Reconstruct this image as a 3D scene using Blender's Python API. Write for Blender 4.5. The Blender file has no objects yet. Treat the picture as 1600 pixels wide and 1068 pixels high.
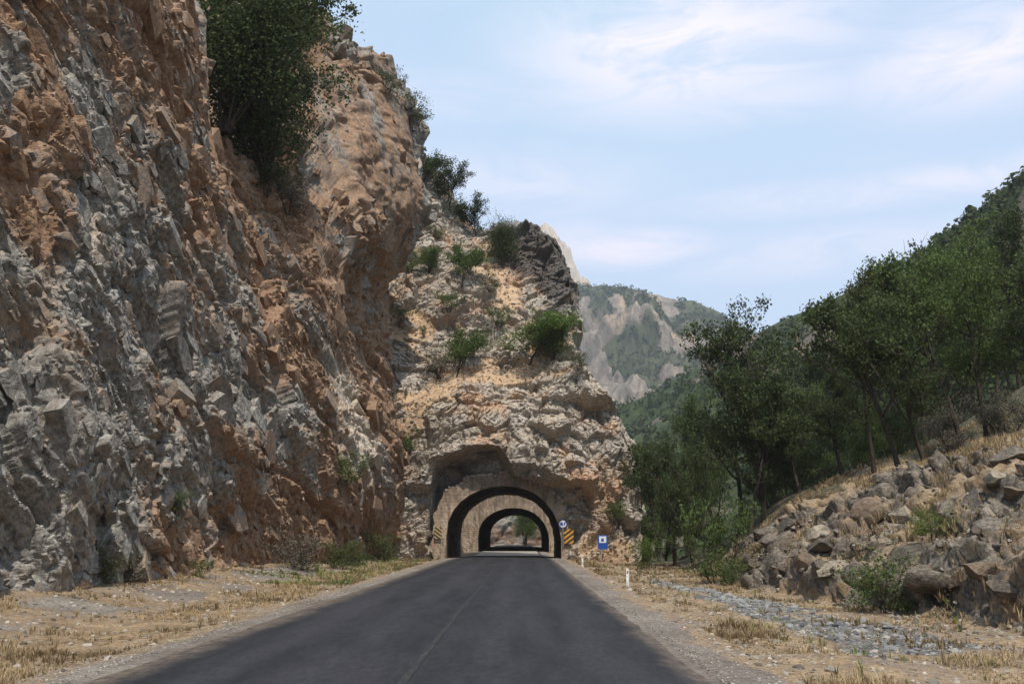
import bpy, math, random
import numpy as np
from mathutils import Vector, Euler, Matrix
random.seed(7)
R = math.radians
scene = bpy.context.scene
col = scene.collection

# ------------------------------------------------------------------ camera
CAM = np.array([0.0, 0.0, 1.85]); F = 1500.0
PITCH = math.atan(301 / F); YAW = math.atan(15 / math.hypot(F, 301))
cd = bpy.data.cameras.new('camera'); cam = bpy.data.objects.new('camera', cd); col.objects.link(cam)
cam.location = CAM.tolist(); cam.rotation_euler = (math.pi / 2 + PITCH, 0, YAW)
cd.sensor_width = 36; cd.lens = 36 * F / 1600; cd.clip_start = 0.1; cd.clip_end = 12000
scene.camera = cam

# ------------------------------------------------------------------ sun, sky, exposure
SUN = Vector((0.13, -0.50, 0.85)).normalized()          # direction towards the sun
sd = bpy.data.lights.new('sun', 'SUN'); sun = bpy.data.objects.new('sun', sd); col.objects.link(sun)
sd.energy = 4.0; sd.angle = R(0.8); sd.color = (1.0, 0.93, 0.83)
sun.rotation_euler = SUN.to_track_quat('Z', 'Y').to_euler(); sun.location = (30, -60, 90)
scene.view_settings.view_transform = 'Standard'; scene.view_settings.look = 'None'
scene.view_settings.exposure = 0.20; scene.view_settings.gamma = 1.0
scene.view_settings.use_curve_mapping = False
scene.cycles.max_bounces = 6; scene.cycles.diffuse_bounces = 3; scene.cycles.glossy_bounces = 2
scene.cycles.transparent_max_bounces = 8; scene.cycles.volume_bounces = 0
scene.cycles.use_denoising = True

class NT:
    """small helper round a node tree"""
    def __init__(s, tree): s.t = tree; s.n = tree.nodes; s.l = tree.links
    def node(s, typ, **kw):
        nd = s.n.new(typ)
        for k, v in kw.items():
            if k.startswith('i_'):
                nd.inputs[k[2:].replace('_', ' ')].default_value = v
            else: setattr(nd, k, v)
        return nd
    def set(s, sock, v):
        if isinstance(v, bpy.types.NodeSocket): s.l.new(v, sock)
        elif v is not None: sock.default_value = v
    def math(s, op, a, b=None, clamp=False):
        nd = s.n.new('ShaderNodeMath'); nd.operation = op; nd.use_clamp = clamp
        s.set(nd.inputs[0], a)
        if b is not None: s.set(nd.inputs[1], b)
        return nd.outputs[0]
    def vmath(s, op, a, b=None):
        nd = s.n.new('ShaderNodeVectorMath'); nd.operation = op
        s.set(nd.inputs[0], a)
        if b is not None: s.set(nd.inputs[1], b)
        return nd.outputs['Value'] if op in ('LENGTH', 'DOT_PRODUCT', 'DISTANCE') else nd.outputs[0]
    def mix(s, f, a, b):
        nd = s.n.new('ShaderNodeMix'); nd.data_type = 'RGBA'
        s.set(nd.inputs[0], f)
        s.set(nd.inputs[6], a if isinstance(a, bpy.types.NodeSocket) else (*a, 1))
        s.set(nd.inputs[7], b if isinstance(b, bpy.types.NodeSocket) else (*b, 1))
        return nd.outputs[2]
    def mult(s, a, v):
        nd = s.n.new('ShaderNodeMix'); nd.data_type = 'RGBA'; nd.blend_type = 'MULTIPLY'
        nd.inputs[0].default_value = 1; s.set(nd.inputs[6], a); s.set(nd.inputs[7], v); return nd.outputs[2]
    def rng(s, v, a, b, c=0.0, d=1.0, smooth=True):
        nd = s.n.new('ShaderNodeMapRange'); nd.interpolation_type = 'SMOOTHSTEP' if smooth else 'LINEAR'
        s.set(nd.inputs[0], v)
        for i, x in enumerate((a, b, c, d)): nd.inputs[i + 1].default_value = x
        return nd.outputs[0]
    def noise(s, vec, scale, detail=4, rough=0.55, dist=0.0, stretch=None):
        if stretch is not None:
            vec = s.vmath('MULTIPLY', vec, stretch)
        nd = s.n.new('ShaderNodeTexNoise'); nd.inputs['Scale'].default_value = scale
        nd.inputs['Detail'].default_value = detail; nd.inputs['Roughness'].default_value = rough
        nd.inputs['Distortion'].default_value = dist; s.l.new(vec, nd.inputs['Vector']); return nd.outputs[0]

# projection of a pixel of the 1600 x 1068 photograph
_rot = np.array(Euler((math.pi / 2 + PITCH, 0, YAW)).to_matrix())
def ray(px, py):
    d = _rot @ np.array([px - 800.0, 534.0 - py, -F]); return d / d[1]
def at(px, py, Y): return CAM + ray(px, py) * Y
def atx(px, py, X):
    d = ray(px, py); return CAM + d * (X / d[0])

w = bpy.data.worlds.new('World'); scene.world = w; w.use_nodes = True
n = NT(w.node_tree); n.n.clear()
sky = n.node('ShaderNodeTexSky', sky_type='NISHITA', sun_disc=False)
sky.sun_elevation = math.asin(SUN.z); sky.sun_rotation = math.atan2(SUN.x, SUN.y)
sky.air_density = 1.0; sky.dust_density = 2.0; sky.ozone_density = 1.0
tc = n.node('ShaderNodeTexCoord').outputs['Generated']
K = 0.10
def wcol(c): return tuple(x / K for x in c)
veil = n.noise(tc, 1.3, 3, 0.5, 0.3, stretch=(1, 1, 2.2))
pale = n.mix(n.rng(veil, 0.35, 0.65), wcol((0.56, 0.80, 1.0)), wcol((0.62, 0.78, 1.02)))
elev = n.n.new('ShaderNodeSeparateXYZ'); n.l.new(tc, elev.inputs[0])
base = n.mix(n.rng(elev.outputs[2], 0.0, 0.95, 0.97, 0.6, False), sky.outputs[0], pale)
wisp = n.noise(tc, 8.0, 8, 0.6, 0.9, stretch=(1, 1, 3.2))
clouds = None
blobs = [((1060, 75), (.13, .05), 1.0), ((1545, 85), (.10, .035), .9), ((1430, 290), (.20, .014), .6), ((975, 388), (.07, .016), .9),
         ((1290, 395), (.13, .02), .55), ((790, 290), (.12, .03), .4), ((1180, 150), (.10, .02), .5), ((900, 380), (.04, .02), .6),
         ((700, 150), (.10, .02), .25)]
for (px, py), (sx, sz), amp in blobs:
    d = ray(px, py); d = d / np.linalg.norm(d)
    v = n.vmath('MULTIPLY', n.vmath('SUBTRACT', tc, tuple(d)), (1 / sx, 1 / sx, 1 / sz))
    m = n.rng(n.vmath('LENGTH', v), 0.0, 1.9, amp, 0.0)
    clouds = m if clouds is None else n.math('MAXIMUM', clouds, m)
wide = n.math('MULTIPLY', n.rng(n.noise(tc, 2.1, 5, 0.55, 0.4, stretch=(1, 1, 2.6)), 0.52, 0.8), 0.35)
clouds = n.math('MAXIMUM', clouds, wide)
cm = n.math('MULTIPLY', clouds, n.rng(wisp, 0.30, 0.62, 0.25, 1.0), True)
skyc = n.mix(cm, base, wcol((0.98, 0.92, 1.02)))
bg = n.node('ShaderNodeBackground'); bg.inputs[1].default_value = K; n.l.new(skyc, bg.inputs[0])
wo = n.node('ShaderNodeOutputWorld'); n.l.new(bg.outputs[0], wo.inputs[0])

# ------------------------------------------------------------------ noise in numpy
def hsh(ix, iy, iz, seed):
    with np.errstate(over='ignore'):
        h = (ix.astype(np.uint32) * np.uint32(0x8da6b343)) ^ (iy.astype(np.uint32) * np.uint32(0xd8163841)) ^ (iz.astype(np.uint32) * np.uint32(0xcb1ab31f)) ^ np.uint32((seed * 0x9e3779b9) & 0xffffffff)
        h ^= h >> np.uint32(15); h *= np.uint32(0x2c1b3c6d); h ^= h >> np.uint32(12); h *= np.uint32(0x297a2d39); h ^= h >> np.uint32(15)
    return h
def f01(h, k):
    with np.errstate(over='ignore'):
        g = h * np.uint32((2654435761 + 2 * k * 40503 + 2 * k) & 0xffffffff | 1); g ^= g >> np.uint32(13); g *= np.uint32(0x85ebca6b); g ^= g >> np.uint32(16)
    return (g & np.uint32(0xffffff)).astype(np.float32) / np.float32(0xffffff)
_G = np.array([[1,1,0],[-1,1,0],[1,-1,0],[-1,-1,0],[1,0,1],[-1,0,1],[1,0,-1],[-1,0,-1],[0,1,1],[0,-1,1],[0,1,-1],[0,-1,-1],[1,1,0],[-1,1,0],[0,-1,1],[0,-1,-1]], np.float32)
def perlin(P, size, seed=0):
    q = (P / size).astype(np.float32); i = np.floor(q).astype(np.int32); f = q - i
    u = f * f * f * (f * (f * 6 - 15) + 10); out = np.zeros(len(P), np.float32)
    for dx in (0, 1):
        for dy in (0, 1):
            for dz in (0, 1):
                g = _G[hsh(i[:, 0] + dx, i[:, 1] + dy, i[:, 2] + dz, seed) & np.uint32(15)]
                d = g[:, 0] * (f[:, 0] - dx) + g[:, 1] * (f[:, 1] - dy) + g[:, 2] * (f[:, 2] - dz)
                wt = (u[:, 0] if dx else 1 - u[:, 0]) * (u[:, 1] if dy else 1 - u[:, 1]) * (u[:, 2] if dz else 1 - u[:, 2])
                out += wt * d
    return out
def fbm(P, size, octs=4, seed=0, gain=0.5):
    out = 0; a = 1.0
    for k in range(octs): out = out + a * perlin(P, size / 2 ** k, seed + k * 17); a *= gain
    return out
def worley(P, size, seed=0):
    """F1, F2, vector to the nearest seed, hash of the nearest cell"""
    q = (P / size).astype(np.float32); i = np.floor(q).astype(np.int32); f = q - i
    N = len(P); F1 = np.full(N, 9, np.float32); F2 = np.full(N, 9, np.float32); H = np.zeros(N, np.uint32); V = np.zeros((N, 3), np.float32)
    for dx in (-1, 0, 1):
        for dy in (-1, 0, 1):
            for dz in (-1, 0, 1):
                h = hsh(i[:, 0] + dx, i[:, 1] + dy, i[:, 2] + dz, seed)
                vx = f[:, 0] - dx - (0.1 + 0.8 * f01(h, 1)); vy = f[:, 1] - dy - (0.1 + 0.8 * f01(h, 2)); vz = f[:, 2] - dz - (0.1 + 0.8 * f01(h, 3))
                d = vx * vx + vy * vy + vz * vz
                c = d < F1
                F2 = np.where(c, F1, np.minimum(F2, d)); F1 = np.where(c, d, F1); H = np.where(c, h, H)
                V[c, 0] = vx[c]; V[c, 1] = vy[c]; V[c, 2] = vz[c]
    return np.sqrt(F1), np.sqrt(F2), V, H
def facet(P, size, seed=0, tilt=1.0, crack=0.25, cw=0.12):
    """fractured rock: every cell a tilted facet with its own height, cracks between; about -0.7..0.7"""
    F1, F2, V, H = worley(P, size, seed)
    g = np.stack([f01(H, 5), f01(H, 6), f01(H, 7)], 1) * 2 - 1
    e = np.clip((F2 - F1) / cw, 0, 1)
    return (f01(H, 8) - 0.5) * 0.8 + tilt * (g * V).sum(1) * 0.9 - crack * (1 - e) ** 2
def sstep(x, a, b):
    t = np.clip((x - a) / (np.asarray(b) - a), 0, 1); return t * t * (3 - 2 * t)
def calm(Pg, nu, nv, lim):
    """1 where the grid is dense enough for fine relief, towards 0 where steep steps stretch it"""
    G_ = Pg.reshape(nu, nv, 3); m_ = np.maximum(np.linalg.norm(np.gradient(G_, axis=0), axis=2), np.linalg.norm(np.gradient(G_, axis=1), axis=2))
    m_ = np.maximum.reduce([m_, np.roll(m_, 1, 0), np.roll(m_, -1, 0), np.roll(m_, 1, 1), np.roll(m_, -1, 1)])
    return (np.clip(lim / m_, 0, 1) ** 1.6).ravel()
def soft(h, nu, nv, it=2):
    """spread sharp steps over a few grid cells so that they do not turn into a staircase"""
    g = h.reshape(nu, nv)
    for _ in range(it):
        p_ = np.pad(g, 1, mode='edge'); g = (p_[:-2, 1:-1] + p_[2:, 1:-1] + 2 * p_[1:-1, 1:-1]) / 4; p_ = np.pad(g, 1, mode='edge'); g = (p_[1:-1, :-2] + p_[1:-1, 2:] + 2 * p_[1:-1, 1:-1]) / 4
    return g.ravel()
def tps(ctrl, vals, reg=0.02):
    c = np.array(ctrl, float); v = np.array(vals, float); N = len(c)
    def phi(r2): return np.where(r2 > 1e-9, 0.5 * r2 * np.log(np.maximum(r2, 1e-9)), 0)
    d2 = ((c[:, None] - c[None]) ** 2).sum(2)
    A = np.zeros((N + 3, N + 3)); A[:N, :N] = phi(d2) + reg * np.eye(N); A[:N, N] = 1; A[:N, N + 1:] = c; A[N:, :N] = A[:N, N:].T
    s = np.linalg.solve(A, np.concatenate([v, np.zeros(3)]))
    def ev(u, w_):
        o = s[N] + s[N + 1] * u + s[N + 2] * w_
        for k in range(N): o = o + s[k] * phi((u - c[k, 0]) ** 2 + (w_ - c[k, 1]) ** 2)
        return o
    return ev
def idw(ctrl, u, w_, p=1.6):
    num = 0; den = 0
    for cu, cw_, v in ctrl:
        k = 1 / (((u - cu) ** 2 + (w_ - cw_) ** 2) + 0.05) ** p
        num = num + k * v; den = den + k
    return num / den

# ------------------------------------------------------------------ objects
def tag(o, label=None, cat=None, group=None, kind=None):
    if label: o['label'] = label
    if cat: o['category'] = cat
    if group: o['group'] = group
    if kind: o['kind'] = kind
    return o
def empty(name, loc, rz=0.0, label=None, cat=None, group=None):
    o = bpy.data.objects.new(name, None); col.objects.link(o); o.location = loc; o.rotation_euler = (0, 0, rz)
    return tag(o, label, cat, group)
def npmesh(name, V, Fc, mats=(), smooth=True, midx=None):
    """V (n,3); Fc (m,k) faces of k corners, or a list of such arrays"""
    me = bpy.data.meshes.new(name)
    Fs = Fc if isinstance(Fc, list) else [Fc]
    loops = np.concatenate([a.ravel() for a in Fs]).astype(np.int32)
    tot = np.concatenate([np.full(len(a), a.shape[1], np.int32) for a in Fs])
    start = np.concatenate([[0], np.cumsum(tot)[:-1]]).astype(np.int32)
    me.vertices.add(len(V)); me.vertices.foreach_set('co', np.ascontiguousarray(V, np.float32).ravel())
    me.loops.add(len(loops)); me.loops.foreach_set('vertex_index', loops)
    me.polygons.add(len(tot)); me.polygons.foreach_set('loop_start', start)
    me.polygons.foreach_set('loop_total', tot)
    me.polygons.foreach_set('use_smooth', np.full(len(tot), smooth, bool))
    for m in mats: me.materials.append(m)
    if midx is not None: me.polygons.foreach_set('material_index', midx.astype(np.int32))
    me.update(calc_edges=True); me.validate()
    return me
def link(name, me, parent=None):
    o = bpy.data.objects.new(name, me); col.objects.link(o)
    if parent is not None: o.parent = parent
    return o
def vcol(me, name, C):
    a = me.attributes.new(name, 'FLOAT_COLOR', 'POINT')
    a.data.foreach_set('color', np.concatenate([C, np.ones((len(C), 1))], 1).astype(np.float32).ravel())
def grid_faces(nu, nv, keep=None):
    i = np.arange(nu - 1)[:, None] * nv + np.arange(nv - 1)[None]
    Fq = np.stack([i, i + nv, i + nv + 1, i + 1], 2).reshape(-1, 4)
    return Fq if keep is None else Fq[keep.reshape(-1)[Fq].all(1)]
class MB:
    def __init__(s): s.v = []; s.f = []
    def add(s, vs, fs):
        o = len(s.v); s.v += [tuple(v) for v in vs]; s.f += [tuple(i + o for i in f) for f in fs]
    def box(s, c, d):
        x, y, z = c; a, b, e = (k / 2 for k in d)
        s.add([(x + i * a, y + j * b, z + k * e) for i in (-1, 1) for j in (-1, 1) for k in (-1, 1)],
              [(0, 1, 3, 2), (4, 6, 7, 5), (0, 4, 5, 1), (2, 3, 7, 6), (0, 2, 6, 4), (1, 5, 7, 3)])
    def cyl(s, c, r, h, nseg=12, axis='z', r2=None):
        r2 = r if r2 is None else r2; vs = []
        for k, rr in ((0, r), (1, r2)):
            for a in range(nseg):
                t = 2 * math.pi * a / nseg; p = (rr * math.cos(t), rr * math.sin(t), k * h)
                if axis == 'y': p = (p[0], p[2], p[1])
                vs.append((c[0] + p[0], c[1] + p[1], c[2] + p[2]))
        fs = [(a, (a + 1) % nseg, nseg + (a + 1) % nseg, nseg + a) for a in range(nseg)] + [tuple(range(nseg))[::-1], tuple(range(nseg, 2 * nseg))]
        s.add(vs, fs)
    def poly(s, pts, y0, y1):
        """prism of a polygon in x,z between two y"""
        m = len(pts); s.add([(p[0], y0, p[1]) for p in pts] + [(p[0], y1, p[1]) for p in pts],
                            [tuple(range(m)), tuple(range(m, 2 * m))[::-1]] + [(i, i + m, (i + 1) % m + m, (i + 1) % m) for i in range(m)])
    def build(s, name, mat, parent=None, bevel=0):
        me = bpy.data.meshes.new(name); me.from_pydata(s.v, [], s.f); me.materials.append(mat); me.update()
        o = link(name, me, parent)
        if bevel:
            b = o.modifiers.new('bevel', 'BEVEL'); b.width = bevel; b.segments = 2
        return o

# ------------------------------------------------------------------ materials
def mat(name):
    m = bpy.data.materials.new(name); m.use_nodes = True; k = NT(m.node_tree); k.n.clear()
    out = k.node('ShaderNodeOutputMaterial'); b = k.node('ShaderNodeBsdfPrincipled'); k.l.new(b.outputs[0], out.inputs[0])
    b.inputs['Roughness'].default_value = 0.9; b.inputs['Specular IOR Level'].default_value = 0.25
    k.b = b; k.out = out; k.pos = k.node('ShaderNodeTexCoord').outputs['Object']
    return m, k
def bump(k, h, strength, dist, prev=None):
    nd = k.node('ShaderNodeBump'); nd.inputs['Strength'].default_value = strength; nd.inputs['Distance'].default_value = dist
    k.l.new(h, nd.inputs['Height'])
    if prev is not None: k.l.new(prev, nd.inputs['Normal'])
    return nd.outputs[0]
def rock_mat(name, grey=((.135, .126, .115), (.36, .338, .305)), orange=((.19, .108, .066), (.335, .222, .142)), palec=(.47, .40, .32),
             darkc=(.085, .075, .07), earth=((.34, .225, .14), (.52, .38, .25)), sc=1.0, stretch=(1, 1, 1), bstr=0.8, emn=.5):
    m, k = mat(name)
    at_ = k.node('ShaderNodeAttribute', attribute_name='tint'); sp = k.n.new('ShaderNodeSeparateColor'); k.l.new(at_.outputs[0], sp.inputs[0])
    at2 = k.node('ShaderNodeAttribute', attribute_name='tint2'); s2 = k.n.new('ShaderNodeSeparateColor'); k.l.new(at2.outputs[0], s2.inputs[0])
    n1 = k.noise(k.pos, 0.9 * sc, 6, 0.62, 0.4, stretch); n2 = k.noise(k.pos, 5.0 * sc, 5, 0.65, 0.2, stretch); n3 = k.noise(k.pos, 22 * sc, 3, 0.6)
    g = k.mix(k.rng(n2, .33, .68), *grey)
    g = k.mix(k.rng(n1, .48, .68, 0, .6), g, (.29, .225, .17))
    o = k.mix(k.rng(n2, .3, .7), *orange)
    o = k.mix(k.rng(n1, .52, .72, 0, .6), o, (.40, .31, .24))
    om = k.rng(k.math('ADD', k.math('ADD', sp.outputs[0], k.math('MULTIPLY', k.math('SUBTRACT', n2, .5), 1.2)), k.math('MULTIPLY', k.math('SUBTRACT', n1, .5), .6)), .28, .74)
    c = k.mix(om, g, o)
    pm = k.rng(k.math('ADD', sp.outputs[1], k.math('MULTIPLY', k.math('SUBTRACT', n2, .5), .8)), .35, .8)
    c = k.mix(pm, c, palec)
    dm = k.rng(k.math('ADD', sp.outputs[2], k.math('MULTIPLY', k.math('SUBTRACT', n1, .5), .9)), .35, .85, 0, .9)
    c = k.mix(dm, c, darkc)
    e = k.mix(k.rng(n2, .35, .65), *earth)
    em = k.rng(k.math('ADD', s2.outputs[0], k.math('MULTIPLY', k.math('SUBTRACT', n2, .5), emn)), .38, .62)
    c = k.mix(em, c, e)
    c = k.mult(c, k.mix(k.rng(n3, .3, .7), (.82, .82, .82), (1.14, 1.13, 1.12)))
    k.l.new(c, k.b.inputs['Base Color'])
    vo = k.node('ShaderNodeTexVoronoi', feature='DISTANCE_TO_EDGE'); vo.inputs['Scale'].default_value = 3.2 * sc
    wv = k.vmath('ADD', k.vmath('MULTIPLY', k.pos, stretch), k.vmath('SCALE', k.node('ShaderNodeTexNoise', i_Scale=2.0 * sc).outputs[1], None))
    k.l.new(k.vmath('MULTIPLY', k.pos, stretch), vo.inputs['Vector'])
    cr = k.rng(vo.outputs[0], 0.0, 0.08)
    nb = bump(k, n1, 0.2 * bstr, 0.3 / sc); nb = bump(k, n2, 1.0 * bstr, 0.08 / sc, nb); nb.node.inputs['Strength'].default_value = 1; k.l.new(k.math('SUBTRACT', bstr, k.math('MULTIPLY', em, .7 * bstr)), nb.node.inputs['Strength']); nb = bump(k, n3, 0.9 * bstr, 0.035 / sc, nb)
    nb = bump(k, k.math('MAXIMUM', cr, em), 0.35 * bstr, 0.04 / sc, nb)
    k.l.new(nb, k.b.inputs['Normal'])
    return m
M = {}
M['cliff'] = rock_mat('cliff_rock', stretch=(1.1, .9, .75))
M['spur'] = rock_mat('spur_rock', grey=((.20, .175, .148), (.53, .475, .40)), orange=((.33, .20, .125), (.52, .37, .255)), stretch=(.8, .8, 1.5), sc=.9)
M['bank'] = rock_mat('bank_rock', grey=((.07, .06, .05), (.225, .195, .155)), orange=((.15, .10, .065), (.31, .225, .145)), palec=(.36, .30, .23), sc=1.5, earth=((.19, .135, .085), (.31, .23, .145)))
M['far'] = rock_mat('far_rock', grey=((.12, .10, .085), (.28, .24, .20)), orange=((.26, .175, .115), (.42, .31, .21)), earth=((.048, .058, .030), (.080, .090, .045)), sc=.03, stretch=(1, 1, .45), bstr=.6, emn=1.6)

def leaf_mat(name, ca, cb, tr=0.33):
    m, k = mat(name)
    a = k.node('ShaderNodeAttribute', attribute_name='shade'); oi = k.node('ShaderNodeObjectInfo')
    f = k.math('ADD', k.math('MULTIPLY', a.outputs['Fac'], .75), k.math('MULTIPLY', oi.outputs['Random'], .25))
    c = k.mix(f, ca, cb); k.l.new(c, k.b.inputs['Base Color']); k.b.inputs['Roughness'].default_value = .65
    k.b.inputs['Specular IOR Level'].default_value = .15
    t = k.node('ShaderNodeBsdfTranslucent'); k.l.new(c, t.inputs[0])
    mx = k.node('ShaderNodeMixShader'); mx.inputs[0].default_value = tr
    k.l.new(k.b.outputs[0], mx.inputs[1]); k.l.new(t.outputs[0], mx.inputs[2]); k.l.new(mx.outputs[0], k.out.inputs[0])
    return m
M['leaf_dark'] = leaf_mat('leaves_dark', (.028, .043, .015), (.088, .112, .038))
M['leaf_mid'] = leaf_mat('leaves_mid', (.048, .076, .020), (.125, .170, .048))
M['leaf_olive'] = leaf_mat('leaves_olive', (.050, .062, .022), (.130, .148, .052))
M['leaf_bright'] = leaf_mat('leaves_bright', (.065, .110, .022), (.150, .210, .050))
M['leaf_grey'] = leaf_mat('leaves_grey', (.090, .080, .060), (.170, .155, .120), .15)
M['grass'] = leaf_mat('dry_grass', (.17, .12, .065), (.44, .33, .19), .2)
M['grass_green'] = leaf_mat('green_grass', (.10, .13, .04), (.26, .26, .09), .2)
def plain(name, c, c2=None, sc=8, rough=.8, bs=.3, bd=.01, spec=.3, stretch=(1, 1, 1)):
    m, k = mat(name); nn = k.noise(k.pos, sc, 5, .6, 0, stretch); c2 = c2 or tuple(x * .75 for x in c)
    k.l.new(k.mix(k.rng(nn, .35, .65), c2, c), k.b.inputs['Base Color']); k.b.inputs['Roughness'].default_value = rough
    k.b.inputs['Specular IOR Level'].default_value = spec
    if bs: k.l.new(bump(k, nn, bs, bd), k.b.inputs['Normal'])
    return m
M['bark'] = plain('bark', (.075, .058, .045), (.032, .026, .021), 7, .95, .8, .04, .1, (3, 3, .6))
M['paint_white'] = plain('white_paint', (.72, .72, .68), (.55, .53, .47), 6, .5, 0)
M['paint_yellow'] = plain('yellow_paint', (.58, .29, .03), (.42, .2, .03), 5, .5, 0)
M['paint_black'] = plain('black_paint', (.02, .02, .02), (.04, .035, .03), 5, .5, 0)
M['paint_blue'] = plain('blue_paint', (.012, .07, .33), (.015, .055, .24), 5, .45, 0)
M['paint_faded'] = plain('faded_yellow_paint', (.42, .30, .10), (.30, .22, .12), 4, .8, 0)
M['paint_red'] = plain('red_paint', (.5, .03, .02), (.4, .04, .03), 5, .5, 0)
M['metal'] = plain('galvanised_metal', (.32, .33, .34), (.22, .22, .22), 12, .5, 0)

m, k = mat('portal_concrete')
n1 = k.noise(k.pos, .55, 5, .6, .4); n2 = k.noise(k.pos, 3.2, 5, .65); st = k.noise(k.pos, 1.6, 4, .6, 0, (2.2, 1, .35))
c = k.mix(k.rng(n1, .35, .65), (.24, .175, .125), (.40, .32, .24)); c = k.mix(k.rng(st, .46, .66, 0, .85), c, (.11, .085, .065))
c = k.mix(k.rng(n2, .55, .75, 0, .5), c, (.60, .54, .46)); c = k.mix(k.rng(k.noise(k.pos, .9, 3), .60, .72, 0, .45), c, (.42, .17, .10))
so = k.n.new('ShaderNodeSeparateXYZ'); k.l.new(k.pos, so.inputs[0]); c = k.mix(k.math('MULTIPLY', k.rng(so.outputs[2], 4.0, 7.2, .1, .65), k.rng(n2, .3, .6)), c, (.12, .095, .075))
k.l.new(c, k.b.inputs['Base Color'])
wv = k.node('ShaderNodeTexWave', bands_direction='Z'); wv.inputs['Scale'].default_value = 1.1; wv.inputs['Distortion'].default_value = .6; k.l.new(k.pos, wv.inputs[0])
k.l.new(bump(k, n2, .7, .04, bump(k, wv.outputs[1], .25, .03)), k.b.inputs['Normal']); M['concrete'] = m
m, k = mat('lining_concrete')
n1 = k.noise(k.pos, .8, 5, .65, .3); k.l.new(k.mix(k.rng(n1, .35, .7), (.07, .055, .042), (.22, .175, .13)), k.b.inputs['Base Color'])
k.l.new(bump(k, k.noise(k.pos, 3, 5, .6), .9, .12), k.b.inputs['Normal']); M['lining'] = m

m, k = mat('asphalt')
fine = k.noise(k.pos, 55, 3, .7); mid = k.noise(k.pos, 1.3, 5, .6, .3, (1.6, .25, 1)); big = k.noise(k.pos, .35, 4, .55, .2, (1.5, .18, 1))
sx = k.n.new('ShaderNodeSeparateXYZ'); k.l.new(k.pos, sx.inputs[0])
c = k.mix(k.rng(mid, .3, .7), (.013, .0135, .0155), (.024, .0235, .027)); c = k.mix(k.rng(big, .45, .7, 0, .6), c, (.036, .033, .039))
for xc in (-4.3, -2.7, -.5, 1.25):
    tr = k.rng(k.math('ABSOLUTE', k.math('SUBTRACT', sx.outputs[0], xc)), .05, .6, .45, 0)
    c = k.mix(k.math('MULTIPLY', tr, k.rng(mid, .25, .6, .5, 1)), c, (.036, .035, .041))
xw = k.math('ADD', sx.outputs[0], k.math('MULTIPLY', k.math('SUBTRACT', k.noise(k.pos, .9, 5, .7, 0, (1, .5, 1)), .5), 1.3))
edge = k.math('MAXIMUM', k.rng(xw, 1.95, 2.6), k.rng(xw, -4.9, -5.7))
c = k.mix(k.math('MULTIPLY', edge, k.rng(k.noise(k.pos, 5, 5, .7), .25, .6)), c, (.135, .105, .078))
c = k.mult(c, k.mix(k.rng(k.noise(k.pos, 9, 4, .75, 0, (1, .35, 1)), .35, .65), (.80, .80, .82), (1.22, 1.2, 1.2))); c = k.mult(c, k.mix(k.rng(fine, .35, .65), (.74, .74, .75), (1.3, 1.3, 1.3)))
k.l.new(c, k.b.inputs['Base Color']); k.b.inputs['Roughness'].default_value = .82
k.l.new(bump(k, fine, .6, .008), k.b.inputs['Normal']); M['asphalt'] = m
m, k = mat('worn_line')
wn = k.noise(k.pos, 3, 5, .7, 0, (4, .4, 1)); k.l.new(k.mix(k.rng(wn, .45, .7), (.026, .025, .027), (.052, .05, .05)), k.b.inputs['Base Color']); M['line'] = m

m, k = mat('ground')
at_ = k.node('ShaderNodeAttribute', attribute_name='tint'); sp = k.n.new('ShaderNodeSeparateColor'); k.l.new(at_.outputs[0], sp.inputs[0])
n0 = k.noise(k.pos, .25, 5, .6, .3); n1 = k.noise(k.pos, 1.4, 6, .65, .3); n2 = k.noise(k.pos, 11, 4, .7); vo = k.node('ShaderNodeTexVoronoi'); vo.inputs['Scale'].default_value = 14; k.l.new(k.pos, vo.inputs[0])
c = k.mix(k.rng(n1, .35, .65), (.22, .15, .088), (.36, .26, .155)); c = k.mix(k.rng(n0, .45, .65, 0, .7), c, (.26, .20, .155))
gv = k.mix(k.rng(n2, .3, .7), (.075, .06, .05), (.21, .175, .145)); gv = k.mix(k.rng(vo.outputs['Distance'], .0, .5), gv, k.mix(k.rng(n0, .3, .7), (.15, .12, .10), (.28, .25, .215)))
gm = k.rng(k.math('ADD', sp.outputs[0], k.math('MULTIPLY', k.math('SUBTRACT', n1, .5), .9)), .35, .65); c = k.mix(gm, c, gv)
bl = k.mix(k.rng(n2, .35, .65), (.07, .068, .065), (.21, .20, .185))
c = k.mix(k.rng(k.math('ADD', sp.outputs[1], k.math('MULTIPLY', k.math('SUBTRACT', n1, .5), .6)), .4, .6), c, bl)
fl = k.mix(k.rng(n1, .35, .65), (.045, .05, .022), (.13, .11, .06)); c = k.mix(k.rng(k.math('ADD', sp.outputs[2], k.math('MULTIPLY', k.math('SUBTRACT', n1, .5), .6)), .4, .6), c, fl)
n4 = k.noise(k.pos, 38, 3, .7); n5 = k.noise(k.pos, 4.2, 4, .7)
c = k.mix(k.rng(n5, .48, .66, 0, .75), c, (.165, .135, .11)); c = k.mult(c, k.mix(k.rng(n2, .3, .7), (.68, .68, .68), (1.22, 1.22, 1.22))); c = k.mult(c, k.mix(k.rng(n4, .35, .65), (.70, .69, .68), (1.3, 1.3, 1.3)))
k.l.new(c, k.b.inputs['Base Color']); k.l.new(bump(k, n4, .8, .02, bump(k, n2, .9, .06, bump(k, n1, .5, .15))), k.b.inputs['Normal']); M['ground'] = m

# ================================================================== STRUCTURE
def road_z(y): return np.interp(y, [-50, 76, 92, 112, 136, 400], [0, 0, -.14, -.50, -.42, -.42])
XL, XR = -5.95, 2.7                    # edges of the asphalt

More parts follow.
